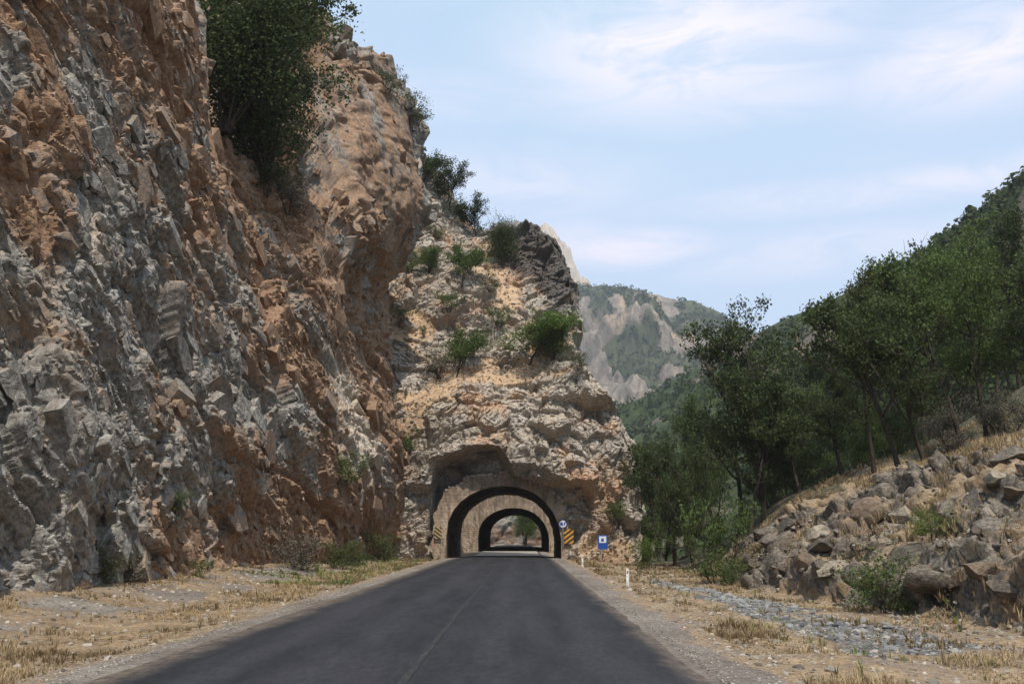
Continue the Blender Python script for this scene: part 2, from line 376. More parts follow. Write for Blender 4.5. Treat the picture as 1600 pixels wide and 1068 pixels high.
# ---- ground height
def foot(y): return np.interp(y, [0, 15, 22, 33, 42, 47, 52, 60, 75, 100], [14, 13.2, 12.2, 11.2, 9.9, 9.8, 10.6, 11.0, 12.0, 13])
def bank_h(y): return np.interp(y, [0, 15, 22, 32, 40, 45, 50, 58, 70, 84, 100, 130], [4.6, 4.6, 4.5, 4.3, 4.0, 3.6, 3.6, 4.4, 4.3, 2.0, -3, -14])
def ground_z(x, y):
    P = np.stack([x, y, 0 * x], 1)
    rz = road_z(y)
    left = np.clip(XL - x, 0, None); right = np.clip(x - XR, 0, None)
    z = rz - .05 - .13 * sstep(left, .2, 1.6) + .62 * sstep(left, 3, 8.5) + np.clip(left - 9, 0, 30) * .25
    z += -.10 * sstep(right, 0.3, 1.5) - .28 * sstep(right, 2.0, 5.2)
    fy = foot(y); hb = bank_h(y)
    t = x - fy
    wd_ = np.interp(y, [40, 47, 56], [2.5, 3.2, 7.5]); prof = np.where(y < 60, 1, 0) * (.40 * sstep(t, -.3, np.minimum(wd_, 1.1)) + .60 * sstep(t, .2, wd_ + 3.2)) + np.where(y < 60, 0, 1) * sstep(t, -.3, wd_)
    kb = sstep(y, 52, 60); prof = (1 - kb) * (.40 * sstep(t, -.3, 1.1) + .60 * sstep(t, .2, 5.9)) + kb * sstep(t, -.3, wd_)
    z += (hb + .3) * prof + np.clip(t - .8 * wd_ - 2.2 * (1 - kb), 0, None) * np.interp(y, [20, 50, 80, 100, 140], [.30, .33, .33, .26, .2]) + np.clip(t - 16, 0, None) * .22
    off = np.clip(np.maximum(left, right), 0, 1.5) / 1.5
    z += off * (.10 * fbm(P, 2.2, 4, 3) + .25 * sstep(t, 0, 4) * fbm(P, 5, 3, 9))
    # beyond the spur the right side drops to the stream
    z -= 5.0 * sstep(y, 92, 130) * sstep(x, 12, 22) * (1 - sstep(x, 40, 70))
    return z
gx = np.concatenate([np.linspace(-420, -30, 24), np.linspace(-28, -14, 20), np.linspace(-13.8, -6.1, 62), np.linspace(-6.0, 2.95, 14), np.linspace(3.05, 30, 248), np.linspace(31, 70, 60), np.linspace(76, 420, 30)])
gy = np.concatenate([np.linspace(-40, 4, 20), 5 * (130 / 5.0) ** np.linspace(0, 1, 430), np.linspace(133, 500, 60)])
GX, GY = np.meshgrid(gx, gy, indexing='ij'); x = GX.ravel(); y = GY.ravel(); z = ground_z(x, y)
x = x.astype(np.float64)
P = np.stack([x, y, z], 1)
t = x - foot(y)
rockm = sstep(t, -.5, .4) * (1 - sstep(t, 4.5, 8.0)) * (1 - sstep(y, 49, 56)) * sstep(y, 6, 12)
nz = fbm(P, 3.5, 3, 31)
rockm2 = np.clip(rockm * (1.2 + .7 * nz), 0, 1)
# fractured ledges of the bank, pushed up and towards the road
sel = rockm2 > .01; Pb_ = P[sel].copy(); rm = rockm2[sel][:, None]; dv = np.array([-.60, -.45, .66]); tb = R(24)
def bq(p): return np.stack([(p[:, 0] * math.cos(tb) + p[:, 2] * math.sin(tb)) * .62, p[:, 1] * .5, (-p[:, 0] * math.sin(tb) + p[:, 2] * math.cos(tb)) * 1.5], 1)
wb = .22 * np.stack([fbm(Pb_, 1.6, 2, 40), fbm(Pb_, 1.6, 2, 41), fbm(Pb_, 1.6, 2, 42)], 1)
Pc = Pb_ + (1.0 * facet(bq(Pb_) + wb, 2.1, 50, .8, .5, .08))[:, None] * rm * dv
Pc = Pc + (.55 * facet(bq(Pc) + wb, .85, 51, .9, .45, .10))[:, None] * rm * dv
P[sel] = Pc; cb = calm(P, len(gx), len(gy), .3)[sel]
Pc = Pc + (cb * (.24 * facet(bq(Pc) + wb, .38, 52, 1, .35, .12) + .08 * fbm(Pc, .3, 2, 53)))[:, None] * rm * dv
P[sel] = Pc + np.array([0, 0, .1]) * rm
right = np.clip(x - XR, 0, None); left = np.clip(XL - x, 0, None)
gn = fbm(P, 2.5, 3, 60)
gravel = np.maximum((1 - sstep(right, .3 + .5 * gn, 1.1 + .6 * gn)) * (x > -1), (1 - sstep(left, .1, .9 + .5 * gn)) * (x < -1)) * .8
gravel = np.maximum(gravel, .95 * sstep(left, 3.4, 4.6) * (1 - sstep(left, 6.0, 7.4)) * (.6 + .8 * gn))
# grey slate rubble between the verge and the bank
rub = sstep(right, 2.6, 3.6) * (1 - sstep(t, -3.4, -1.8)) * sstep(y, 17, 20) * (1 - sstep(y, 42, 50))
forest = sstep(y, 52, 62) * sstep(x, 8.5, 12) + sstep(x, 22, 30) * .9
rockc = rockm2
me = npmesh('ground', P, grid_faces(len(gx), len(gy)), [M['ground'], M['bank']])
bn = fbm(P, 2.0, 4, 63); isr = rockm2 > .40
T0 = np.stack([np.where(isr, .22 + .9 * bn, np.clip(gravel, 0, 1)), np.where(isr, .16 + .7 * gn, np.clip(rub * (.75 + .9 * gn), 0, 1)), np.where(isr, .25 + .8 * fbm(P, 1.2, 3, 64), np.clip(forest * (.8 + gn), 0, 1))], 1)
vcol(me, 'tint', np.clip(T0, 0, 1))
ground = tag(link('ground', me), kind='structure')
# faces of the bank carry the rock material
idx = grid_faces(len(gx), len(gy)); fm = rockc[idx].mean(1) > .42
me.polygons.foreach_set('material_index', fm.astype(np.int32))
fo = fbm(P, 4.5, 3, 61)
tq = x - foot(y)
vcol(me, 'tint2', np.stack([np.clip(np.maximum(.75 - 2.5 * (rockc - .42), .08 + 1.5 * fo + .5 * sstep(tq, .8, 5)), 0, .85), 0 * x, 0 * x], 1))
# wide plain sheet under everything, out to the horizon
S = 6000; ns = 60; u = np.linspace(-S, S, ns); A, B = np.meshgrid(u, u, indexing='ij')
V = np.stack([A.ravel(), B.ravel() + 2000, np.full(A.size, -24.0)], 1)
me = npmesh('valley_floor', V, grid_faces(ns, ns), [M['ground']]); vcol(me, 'tint', np.tile([0, 0, .8], (len(V), 1)))
tag(link('valley_floor', me), kind='structure')

# ---- road
ry = np.concatenate([np.linspace(-30, 4, 12), 5 * (300 / 5.0) ** np.linspace(0, 1, 420)]); rx = np.linspace(0, 1, 12)
YY, UU = np.meshgrid(ry, rx, indexing='ij'); y = YY.ravel(); u = UU.ravel()
Pn = np.stack([0 * y, y, 0 * y], 1)
lx = XL + .07 * fbm(Pn, 1.6, 4, 5); rxx = XR + .07 * fbm(Pn, 1.6, 4, 6)
x = lx + (rxx - lx) * u; z = road_z(y) + .05 * (1 - (2 * u - 1) ** 2) - .02
V = np.stack([x, y, z], 1)
V[(u == 0) | (u == 1), 2] -= .05
me = npmesh('road', V, grid_faces(len(ry), len(rx))[:, ::-1], [M['asphalt']]); tag(link('road', me), kind='structure')
ly = np.linspace(5, 76, 120); V = []
for yy in ly:
    wob = .015 * math.sin(yy * .21)
    for dx in (-.05, .05):
        xx = -1.5 + wob + dx; uu = (xx - XL) / (XR - XL); V.append((xx, yy, float(road_z(yy)) + .05 * (1 - (2 * uu - 1) ** 2) - .02 + .008))
me = npmesh('centre_line', np.array(V), grid_faces(len(ly), 2)[:, ::-1], [M['line']]); tag(link('centre_line', me), kind='structure')

# ---- left cliff: a wall in (Y, Z) whose X comes from control points
cc = [(-300, 960, -11.5), (-300, 500, -12), (-300, 0, -13), (0, 940, -12.6), (0, 820, -13.3), (0, 600, -12.6), (0, 300, -13.6), (0, 0, -15), (150, 930, -12.9), (150, 850, -13.2), (130, 620, -12.6), (150, 300, -13.8), (150, 0, -15),
      (300, 905, -13), (300, 780, -13.3), (300, 600, -13.6), (300, 300, -14.8), (280, 50, -15.8), (400, 890, -13.1), (400, 740, -12.9), (400, 600, -13.2), (390, 400, -14.4), (380, 270, -16),
      (450, 450, -13.6), (480, 880, -12.6), (500, 700, -12.0), (500, 560, -12.3), (500, 400, -13.0), (560, 872, -11.9), (560, 700, -11.0), (545, 620, -12.2), (560, 560, -12.9), (540, 480, -12.6), (590, 700, -10.9), (600, 640, -11.0), (600, 862, -11.2), (640, 855, -10.6),
      (600, 560, -11.7), (610, 470, -11.4), (620, 420, -10.9), (645, 365, -9.4), (645, 260, -9.3), (640, 180, -9.9), (590, 360, -10.9), (590, 250, -11.3), (590, 150, -12.2), (530, 330, -12.7), (530, 200, -13.3), (530, 100, -14.6), (470, 290, -15.0), (465, 180, -15.6), (465, 90, -16.8), (430, 210, -16.6)]
ct = []; cv = []
for px, py, X in cc:
    p = atx(px, py, X); ct.append((math.log(p[1]) * 6, p[2] / 10)); cv.append(X)
fx = tps(ct, cv, .01)
zt = [(14, 11)] + [(yy, 1.85 + .62 * yy + 7.5) for yy in (20, 27, 34)] + [(40, 31.5), (46, 33.5)]
for px, py, X in [(318, 80, -16.6), (335, 160, -16.4), (362, 240, -16.2), (420, 262, -15.8), (452, 262, -15.4)]:
    p = atx(px, py, X); zt.append((p[1], p[2]))
for px, py, X in [(468, 74, -16.4), (500, 72, -15.6), (545, 105, -13.9), (600, 132, -12.0), (636, 165, -10.2)]:
    p = atx(px, py, X); zt.append((p[1], p[2] + (2.3 if px < 530 else 3.4)))
zt.append((zt[-1][0] + 2, zt[-1][1] - 1)); zt.append((110, zt[-1][1] - 6)); zt = np.array(sorted(zt))
nY, nZ = 700, 640
Ys = 14 * (104 / 14.0) ** np.linspace(0, 1, nY)
zt_s = np.interp(Ys, zt[:, 0], zt[:, 1]); tt = np.linspace(0, 1, nZ)
YY = np.repeat(Ys[:, None], nZ, 1); ZZ = -1.0 + tt[None] * (zt_s[:, None] + 10)
y = YY.ravel(); z = ZZ.ravel(); top = np.repeat(zt_s, nZ)
cu = np.linspace(math.log(14) * 6, math.log(104) * 6, 90); cz = np.linspace(-.2, 6, 90)
CU, CZ = np.meshgrid(cu, cz, indexing='ij'); G = fx(CU, CZ)
def bil(G, a0, a1, b0, b1, a, b):
    fa = np.clip((a - a0) / (a1 - a0) * (G.shape[0] - 1), 0, G.shape[0] - 1.001); fb = np.clip((b - b0) / (b1 - b0) * (G.shape[1] - 1), 0, G.shape[1] - 1.001)
    i = fa.astype(int); j = fb.astype(int); fa = fa - i; fb = fb - j
    return G[i, j] * (1 - fa) * (1 - fb) + G[i + 1, j] * fa * (1 - fb) + G[i, j + 1] * (1 - fa) * fb + G[i + 1, j + 1] * fa * fb
x = bil(G, cu[0], cu[-1], cz[0], cz[-1], np.log(y) * 6, z / 10)
x = np.clip(x, -26, -8.6)
_pu = np.stack([0 * y, y, z], 1); uz = 1.85 + .283 * y + 1.3 * fbm(_pu, 5, 3, 76) + 1.1 * facet(_pu, 2.6, 77); x = x - 1.1 * sstep(y, 61, 72) * (1 - .65 * sstep(y, 76, 81)) * sstep(z, uz - 5.2, uz - .9) * (1 - sstep(z, uz + .2, uz + .8))
P0 = np.stack([x, y, z], 1)
rough_top = 1.3 * fbm(P0, 5, 4, 70) + 1.9 * facet(P0, 2.0, 71) + .7 * facet(P0, .8, 73)
ex = z - top - rough_top; x = x - np.clip(ex, 0, None) * 1.9
x = x - np.clip(y - 83.5 - .8 * fbm(P0, 4, 3, 72), 0, None) * 1.5
x = soft(x, nY, nZ, 7)
P0 = np.stack([x, y, z], 1)
# fracture systems: beds that dip steeply towards the road's far end
dip = R(61); ca, sa = math.cos(dip), math.sin(dip)
yl = 13 ** .75 * P0[:, 1] ** .25 / .25; al = yl * ca - P0[:, 2] * sa; ac = yl * sa + P0[:, 2] * ca; PL = np.stack([P0[:, 0], yl, P0[:, 2]], 1)
butt = (y + 1.5 * fbm(P0, 4, 2, 87) > 62) & (z + 1.5 * fbm(P0, 4, 2, 89) > 17)      # the buttress: broken in blocks, not in beds
def cq(p):
    yl_ = 13 ** .75 * np.maximum(p[:, 1], 5) ** .25 / .25; al_ = yl_ * ca - p[:, 2] * sa; ac_ = yl_ * sa + p[:, 2] * ca
    q_ = np.stack([p[:, 0] * np.interp(p[:, 1], [30, 60], [.75, .32]), al_ * .32, ac_ * 1.12], 1)
    return np.where(butt[:, None], p * np.array([.8, .65, .8]), q_)
wp = np.stack([fbm(PL, 4.5, 2, 80), fbm(PL, 4.5, 2, 81), fbm(PL, 4.5, 2, 82)], 1) * .7
w2 = .08 * np.stack([fbm(PL, .7, 2, 83), fbm(PL, .7, 2, 84), fbm(PL, .7, 2, 85)], 1)
slab = sstep(y, 60, 65) * sstep(z, 23.5, 26.5) * (1 - sstep(ex, -5, -2.5)) * (1 - sstep(y + fbm(P0, 3, 3, 88), 79.0, 81.0))       # the smooth leaning face high up
amp = 1 - .5 * slab
nrm = np.array([.86, -.32, .26]); fadeb = (sstep(z, -.6, 1.2) * .8 + .2) * amp
P1 = P0 + soft(fadeb * (.9 * fbm(PL, 7, 2, 94) + 0.92 * facet(cq(P0) + wp, 3.6, 90, .8, .4, .06)), nY, nZ, 3)[:, None] * nrm
P1 = P1 + soft(fadeb * .58 * facet(cq(P1) + wp, 1.5, 91, .95, .4, .08), nY, nZ, 1)[:, None] * nrm
P1 = P1 + soft(calm(P1, nY, nZ, .26) * fadeb * .33 * facet(cq(P1) + wp + w2, .62, 92, 1.0, .4, .08), nY, nZ, 1)[:, None] * nrm
P1 = P1 + soft(1.1 * facet(P0, 1.7, 97, .6, .5) * sstep(ex, -4, -1.5) * sstep(y, 64, 68), nY, nZ, 2)[:, None] * np.array([.6, -.2, .75])
qk = cq(P1) + wp; c1 = perlin(qk * np.array([.6, .55, 1]), 1.9, 201); c2 = perlin(np.stack([P1[:, 0] * .4, 13 ** .75 * P1[:, 1] ** .25 / .25 * 1.0, P1[:, 2] * .22], 1) + .5 * wp, 1.5, 202); c3 = perlin(qk * np.array([.6, .7, 1]), .8, 203)
crk = .34 * np.exp(-(c1 / .045) ** 2) + .22 * np.exp(-(c2 / .035) ** 2) + .13 * np.exp(-(c3 / .06) ** 2)
P1 = P1 - soft(crk * fadeb * calm(P1, nY, nZ, .35), nY, nZ, 1)[:, None] * nrm
cm_ = calm(P1, nY, nZ, .18)
P1 = P1 + (soft(cm_ * fadeb * (1 - slab), nY, nZ, 2) * .14 * facet(cq(P1) + wp + w2, .27, 93, 1.0, .35, .12) + cm_ * .04 * fbm(P1, .22, 2, 95) + .30 * slab * fbm(P0 * np.array([1, .6, .7]), 2.6, 4, 96))[:, None] * nrm
Q = cq(P1) + wp
# colour masks from the photograph's patches, in (log Y, Z)
def cl(px, py): p = atx(px, py, -12.6 - (940 - py) / 940 * 2.4); return (math.log(p[1]) * 6, p[2] / 3)
oc = [(0, 100, .15), (60, 60, .8), (60, 180, .85), (130, 150, .25), (210, 90, .75), (100, 250, .7), (200, 180, .45), (230, 160, .9), (150, 300, .15), (60, 330, .8), (30, 420, .3), (80, 420, .45), (150, 400, .3), (250, 270, .5), (290, 60, .75), (270, 130, .85), (330, 240, .6),
      (220, 500, .55), (100, 560, .4), (20, 600, .05), (60, 680, .05), (150, 640, .08), (100, 760, .1), (30, 860, .1), (170, 830, .15), (210, 620, .35), (180, 560, .3), (230, 740, .5), (260, 840, .65), (250, 590, .55), (300, 560, .35), (320, 480, .55), (300, 400, .5), (350, 400, .65), (380, 340, .7),
      (320, 720, .3), (360, 700, .75), (350, 850, .9), (300, 880, .7), (420, 640, .4), (400, 500, .55), (380, 600, .35), (470, 560, .9), (500, 700, .85), (450, 760, .65), (420, 830, .75), (480, 830, .85), (540, 760, .8), (430, 430, .75), (480, 480, .75), (560, 440, .75), (600, 500, .6), (580, 840, .75), (520, 620, .8), (600, 750, .55)]
om = idw([(*cl(a, b), v) for a, b, v in oc], np.log(y) * 6, z / 3, 2.0)
om = .36 + (om - .47) * 1.25 + .5 * fbm(np.stack([Q[:, 1] * .9, Q[:, 2], Q[:, 0]], 1), 2.2, 5, 100, .62)
om = om * (1 - .6 * sstep(y, 79, 81) * sstep(z, 24, 27)); om = np.where(slab > .5, .66 + .5 * fbm(P0 * np.array([1, 1, .45]), 3.5, 4, 101), om)
pm = .10 + .45 * fbm(Q, 1.6, 4, 102)
def blob(px, py, X, rY, rZ):
    p = atx(px, py, X); return np.exp(-((y - p[1]) / rY) ** 2 - ((z - p[2]) / rZ) ** 2)
pm = pm + .75 * blob(560, 680, -11.2, 5, 4.5) + .08 * slab + .7 * blob(130, 370, -13.8, 1.2, 1.5) + .5 * blob(600, 590, -11, 3, 2)
dm = .02 + .35 * fbm(Q, 3.0, 3, 103) + .5 * blob(570, 430, -12, 6, 3)
dm = dm + .6 * slab * sstep(fbm(np.stack([x * 2.0, y * 2.0, z * .22], 1), 1.6, 3, 104), .0, .35)
em = 1.0 * (1 - sstep(z, .1, .9 + .8 * perlin(P0, 2.0, 105))) + .55 * blob(430, 300, -15.5, 5, 1.6)
C1 = np.clip(np.stack([om, pm, dm], 1), 0, 1)
me = npmesh('cliff', P1, grid_faces(nY, nZ)[:, ::-1], [M['cliff']], smooth=False); vcol(me, 'tint', C1); vcol(me, 'tint2', np.clip(np.stack([em, 0 * em, 0 * em], 1), 0, 1))
sm_ = ((slab > .2) | (calm(P1, nY, nZ, .2) < .75))[grid_faces(nY, nZ)].mean(1) > .4; me.polygons.foreach_set('use_smooth', sm_)
tag(link('cliff', me), kind='structure')
cliff_o = bpy.data.objects['cliff']
def hull_block(seed):
    import bmesh
    rs_ = np.random.RandomState(seed); pts = []
    for sx_ in (-1, 1):
        for sy_ in (-1, 1):
            for sz_ in (-1, 1):
                c_ = np.array([sx_, sy_, sz_]) * (1 + .22 * rs_.randn(3)); k_ = rs_.rand()
                if k_ < .45: pts.append(c_ * .9)
                else: pts += [c_ * np.array([.45, 1, 1]), c_ * np.array([1, .5, 1])]
    bm = bmesh.new()
    for p_ in pts: bm.verts.new(p_.tolist())
    res = bmesh.ops.convex_hull(bm, input=bm.verts); bmesh.ops.delete(bm, geom=[g for g in res['geom_interior'] if isinstance(g, bmesh.types.BMVert)], context='VERTS')
    bmesh.ops.triangulate(bm, faces=bm.faces); bm.verts.index_update(); V_ = np.array([v.co[:] for v in bm.verts]); F_ = np.array([[v.index for v in f.verts] for f in bm.faces]); bm.free(); return V_, F_
HB = [hull_block(900 + k_) for k_ in range(24)]
rs = np.random.RandomState(77); ci = rs.randint(60, nY - 70, 27000); cj = (rs.rand(27000) * nZ * .9).astype(int); vi = ci * nZ + cj
okb = (perlin(P1[vi], 2.2, 300) + .35 * rs.randn(len(vi)) > .03) & (rs.rand(len(vi)) > .9 * slab[vi]) & (P1[vi, 2] > .1) & (ex[vi] < 3); vi = vi[okb]
Vs = []; Fs = []; T1 = []; T2 = []; off = 0
for v_ in vi:
    p_ = P1[v_]; Y_ = p_[1]; g_ = rs.rand(); s_ = .062 * (1 / max(g_, .017)) ** .5 * (Y_ / 38) ** .55; deep = .30 * (g_ < .12); V_, F_ = HB[rs.randint(24)]
    ky = (Y_ / 13) ** .75; a_ = np.array([.12, ca * ky, -sa]) if not butt[v_] else rs.randn(3) * np.array([.4, .7, 1]); a_ = a_ + .16 * rs.randn(3); a_ /= np.linalg.norm(a_)
    n_ = np.array([.86, -.42, .2]) + .28 * rs.randn(3); n_ -= a_ * (n_ @ a_); n_ /= np.linalg.norm(n_); b_ = np.cross(n_, a_)
    L_ = rs.uniform(.9, 1.9); U = (V_ * np.array([L_, rs.uniform(.6, 1.0), rs.uniform(.45, .8)]) * s_) @ np.stack([a_, b_, n_]); U = U + p_ - n_ * s_ * (rs.uniform(.08, .4) + deep)
    Vs.append(U); Fs.append(F_ + off); off += len(U); T1.append(np.tile(np.clip(C1[v_] + .12 * rs.randn(3), 0, 1), (len(U), 1))); T2.append(np.tile([em[v_] * .5, 0, 0], (len(U), 1)))
me = npmesh('rock_block', np.concatenate(Vs), np.concatenate(Fs), [M['cliff']], smooth=False); vcol(me, 'tint', np.concatenate(T1)); vcol(me, 'tint2', np.clip(np.concatenate(T2), 0, 1))
tag(link('rock_block', me, cliff_o), kind='stuff')
CLIFF = (Ys, tt, P1.reshape(nY, nZ, 3), zt_s)

# ---- the spur with the tunnel: a wall in (X, Z) whose Y comes from control points
TX = -1.57                                       # axis of the tunnel
sc_ = [(600, 860, 85), (640, 862, 84.5), (675, 862, 84.3), (640, 780, 84), (650, 710, 84), (670, 770, 84.2), (690, 700, 83.2), (740, 670, 83.2), (790, 690, 82.4), (850, 700, 82.2), (900, 740, 82.6), (930, 790, 83.5), (920, 850, 84.2), (960, 850, 84.6), (985, 865, 85.2), (980, 780, 86),
       (960, 700, 85), (930, 650, 85.5), (880, 640, 84.2), (800, 640, 83.5), (720, 620, 84), (650, 650, 85), (620, 620, 86), (600, 700, 86),
       (640, 610, 87), (740, 585, 89), (840, 582, 89), (900, 590, 87), (600, 540, 90), (680, 550, 91), (760, 545, 91), (840, 545, 90.5), (650, 510, 93.5), (720, 500, 92.5), (800, 490, 94), (870, 540, 91),
       (650, 450, 95), (720, 450, 95), (780, 440, 98), (850, 470, 96), (640, 400, 99), (700, 390, 101), (760, 390, 104), (820, 420, 99), (870, 430, 98), (820, 350, 101), (850, 380, 100), (690, 320, 106), (650, 270, 108), (620, 200, 110), (750, 360, 108)]
ct = []; cv = []
for px, py, Y in sc_:
    p = at(px, py, Y); ct.append((p[0] / 8, p[2] / 8)); cv.append(Y)
fy_ = tps(ct, cv, .01)
sil = [(600, 150, 112), (655, 238, 110), (690, 292, 108), (720, 335, 108), (750, 358, 107), (778, 352, 102), (815, 338, 101), (842, 356, 100), (862, 380, 99), (884, 430, 97), (889, 480, 95), (887, 548, 90.5), (905, 580, 87.5), (935, 612, 86.5), (955, 650, 86), (975, 690, 86), (991, 740, 86), (997, 800, 86.5), (1003, 900, 87)]
silp = np.array([at(*s)[[0, 2]] for s in sil])
def poly_dist(px_, pz_, pts):
    d = np.full(px_.shape, 1e9)
    for a, b in zip(pts[:-1], pts[1:]):
        v = b - a; t_ = np.clip(((px_ - a[0]) * v[0] + (pz_ - a[1]) * v[1]) / (v @ v), 0, 1)
        d = np.minimum(d, np.hypot(px_ - a[0] - t_ * v[0], pz_ - a[1] - t_ * v[1]))
    return d
def inside(px_, pz_, pts):
    c = np.zeros(px_.shape, bool); m_ = len(pts)
    for i in range(m_):
        a, b = pts[i], pts[(i + 1) % m_]
        cond = ((a[1] > pz_) != (b[1] > pz_)); xi = (b[0] - a[0]) * (pz_ - a[1]) / (b[1] - a[1] + 1e-12) + a[0]
        c ^= cond & (px_ < xi)
    return c
nX, nZ = 600, 660
Xs = np.linspace(-21, 14.5, nX); Zs = np.concatenate([np.linspace(-1.2, 20, 360), np.linspace(20.08, 46, 300)])
XX, ZZ = np.meshgrid(Xs, Zs, indexing='ij'); x = XX.ravel(); z = ZZ.ravel()
ga = np.linspace(-21 / 8, 14.5 / 8, 80); gb = np.linspace(-1.2 / 8, 46 / 8, 90); GA, GB = np.meshgrid(ga, gb, indexing='ij')
y = bil(fy_(GA, GB), ga[0], ga[-1], gb[0], gb[-1], x / 8, z / 8); y = np.clip(y, 80, 116)
PW = np.stack([x, y, z], 1)
ins = inside(x, z, np.vstack([silp, [[-60, -5], [-60, 60]]]))
sdist = poly_dist(x, z, silp); sdist = np.where(ins, -sdist, sdist)
sdist = sdist + .55 * fbm(PW, 3, 3, 110) + .5 * facet(PW, 1.6, 111, .6, .2) - .05
ex = np.clip(sdist, 0, None); y = y + 4.5 * ex
def rgn(pts, Y, soft):
    q = np.array([at(a, b, Y)[[0, 2]] for a, b in pts]); i_ = inside(x, z, q); d = poly_dist(x, z, np.vstack([q, q[:1]])); return sstep(np.where(i_, d, -d), -soft, soft)
# shaded hollow over the left shoulder of the portal, and a shallower one on the right
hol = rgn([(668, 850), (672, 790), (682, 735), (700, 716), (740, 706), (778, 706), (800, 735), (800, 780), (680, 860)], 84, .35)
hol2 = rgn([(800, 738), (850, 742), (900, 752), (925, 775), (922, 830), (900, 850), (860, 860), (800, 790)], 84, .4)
brow = rgn([(672, 715), (700, 700), (750, 690), (800, 668), (830, 690), (840, 728), (790, 728), (788, 708), (700, 722)], 83, .35)
brow2 = rgn([(790, 700), (830, 690), (905, 715), (945, 745), (950, 765), (900, 758), (860, 750), (810, 745), (785, 725)], 83, .4)
y = y + 2.6 * hol + 1.7 * hol2 * (1 - brow2) - .7 * brow - .6 * brow2
P0 = np.stack([x, y, z], 1)
# earth ledges
earth_c = [(650, 640, .8), (690, 605, .95), (760, 585, .95), (820, 580, .85), (640, 668, .9), (860, 590, .5), (620, 690, .7), (625, 640, .6), (880, 620, .25), (750, 625, .3), (820, 620, .35), (700, 650, .3), (800, 660, .2), (760, 700, .1), (860, 680, .05), (930, 640, .1), (950, 720, .05), (900, 700, .05), (960, 780, .2), (925, 780, .45), (935, 730, .5), (950, 840, .45), (940, 870, .7), (660, 700, .15), (650, 780, .05), (640, 850, .3),
           (650, 590, .25), (700, 565, .3), (740, 560, .35), (660, 510, .75), (620, 515, .7), (700, 495, .25), (730, 525, .3), (760, 540, .3), (680, 465, .05), (740, 450, .1), (720, 480, .15), (790, 420, .75), (800, 460, .8), (770, 380, .6), (760, 420, .65), (820, 400, .1), (850, 400, .02), (870, 450, .02), (830, 460, .5), (850, 490, .3), (850, 555, .6), (800, 550, .4), (880, 570, .3), (700, 360, .1), (670, 330, .05), (720, 345, .2), (650, 420, .4), (640, 300, .05), (730, 400, .3)]
def spc(px, py):
    Yv = float(np.interp(py, [340, 450, 560, 600, 870], [103, 97, 91, 87, 84.5])); p = at(px, py, Yv); return (p[0] / 2, p[2] / 2)
em = idw([(*spc(a, b), v) for a, b, v in earth_c], x / 2, z / 2, 2.0) + .45 * fbm(P0, 2.2, 4, 120)
em = em * (1 - hol) * (1 - brow) * (1 - .7 * brow2)
em = em - .10
rk = 1 - sstep(em, .40, .62)
wp = np.stack([fbm(P0, 3.5, 3, 121), fbm(P0, 3.5, 3, 122), fbm(P0, 3.5, 3, 123)], 1)
tl = R(14)
def sq(p): return np.stack([(p[:, 0] * math.cos(tl) + p[:, 2] * math.sin(tl)) * .7, p[:, 1] * .8, (-p[:, 0] * math.sin(tl) + p[:, 2] * math.cos(tl)) * .95], 1) + .45 * wp
ra = (.12 + .88 * rk) * (1 - .75 * hol) * (1 - .35 * brow); ns = np.array([.12, -.88, .35])
nS = len(Zs)
P1 = P0 + soft(.6 * fbm(P0, 8, 2, 134) + ra * 1.5 * facet(sq(P0), 3.6, 130, .9, .5, .07), nX, nS, 2)[:, None] * ns
P1 = P1 + soft(ra * .85 * facet(sq(P1), 1.6, 131, 1.0, .45, .09), nX, nS, 1)[:, None] * ns
nS = len(Zs)
P1 = P1 + soft(calm(P1, nX, nS, .26) * ra * .30 * facet(sq(P1), .62, 132, 1.0, .4, .12), nX, nS, 0)[:, None] * ns
P1 = P1 + (calm(P1, nX, nS, .2) * (ra * .13 * facet(sq(P1), .28, 133, 1, .3, .14) + .05 * fbm(P1, .4, 2, 135)))[:, None] * ns
Q = sq(P1)
# crag at upper right
def sbl(px, py, Y, rx_, rz_): p = at(px, py, Y); return np.exp(-((x - p[0]) / rx_) ** 2 - ((z - p[2]) / rz_) ** 2)
om = .25 + .5 * fbm(P0, 3, 4, 140) + .5 * sbl(790, 430, 99, 3, 5) + .4 * sbl(930, 760, 84, 2.5, 2.5) + .3 * sbl(720, 630, 84, 5, 1.5)
pm = .18 + .5 * fbm(Q, 1.4, 4, 141) + .25 * sbl(860, 690, 84, 6, 4)
dm = -.05 + .4 * fbm(Q, 2.6, 3, 142) + 1.2 * sbl(842, 390, 100, 4.2, 4.2) + 1.1 * sbl(870, 445, 98, 2.2, 5.5) + 1.2 * sbl(805, 358, 101, 4, 2.8) + .55 * hol + .25 * hol2  # last terms tint the portal hollows dark, shade put into the colour
em = em * (1 - np.clip(1.2 * sbl(842, 385, 100, 4.2, 4.2), 0, 1))
# opening for the portal
arch_out = [(676, 900), (674, 830), (679, 800), (690, 775), (708, 757), (728, 745), (750, 740), (785, 738), (806, 741), (830, 746), (850, 754), (864, 768), (878, 788), (888, 812), (892, 850), (892, 900)]
arch_in = [(697, 900), (697, 840), (700, 815), (708, 797), (720, 783), (735, 772), (750, 765), (768, 760), (787, 758.5), (806, 760), (824, 765), (840, 773), (853, 785), (865, 801), (873, 820), (877, 842), (877, 900)]
PY = 84.0
ao = np.array([at(a, b, PY)[[0, 2]] for a, b in arch_out]); ai = np.array([at(a, b, PY)[[0, 2]] for a, b in arch_in])
ctr = np.array([TX, 1.0]); hole = ctr + (ao - ctr) * .93; hole[[0, -1], 1] = -9
cut = inside(P0[:, 0], z, hole)
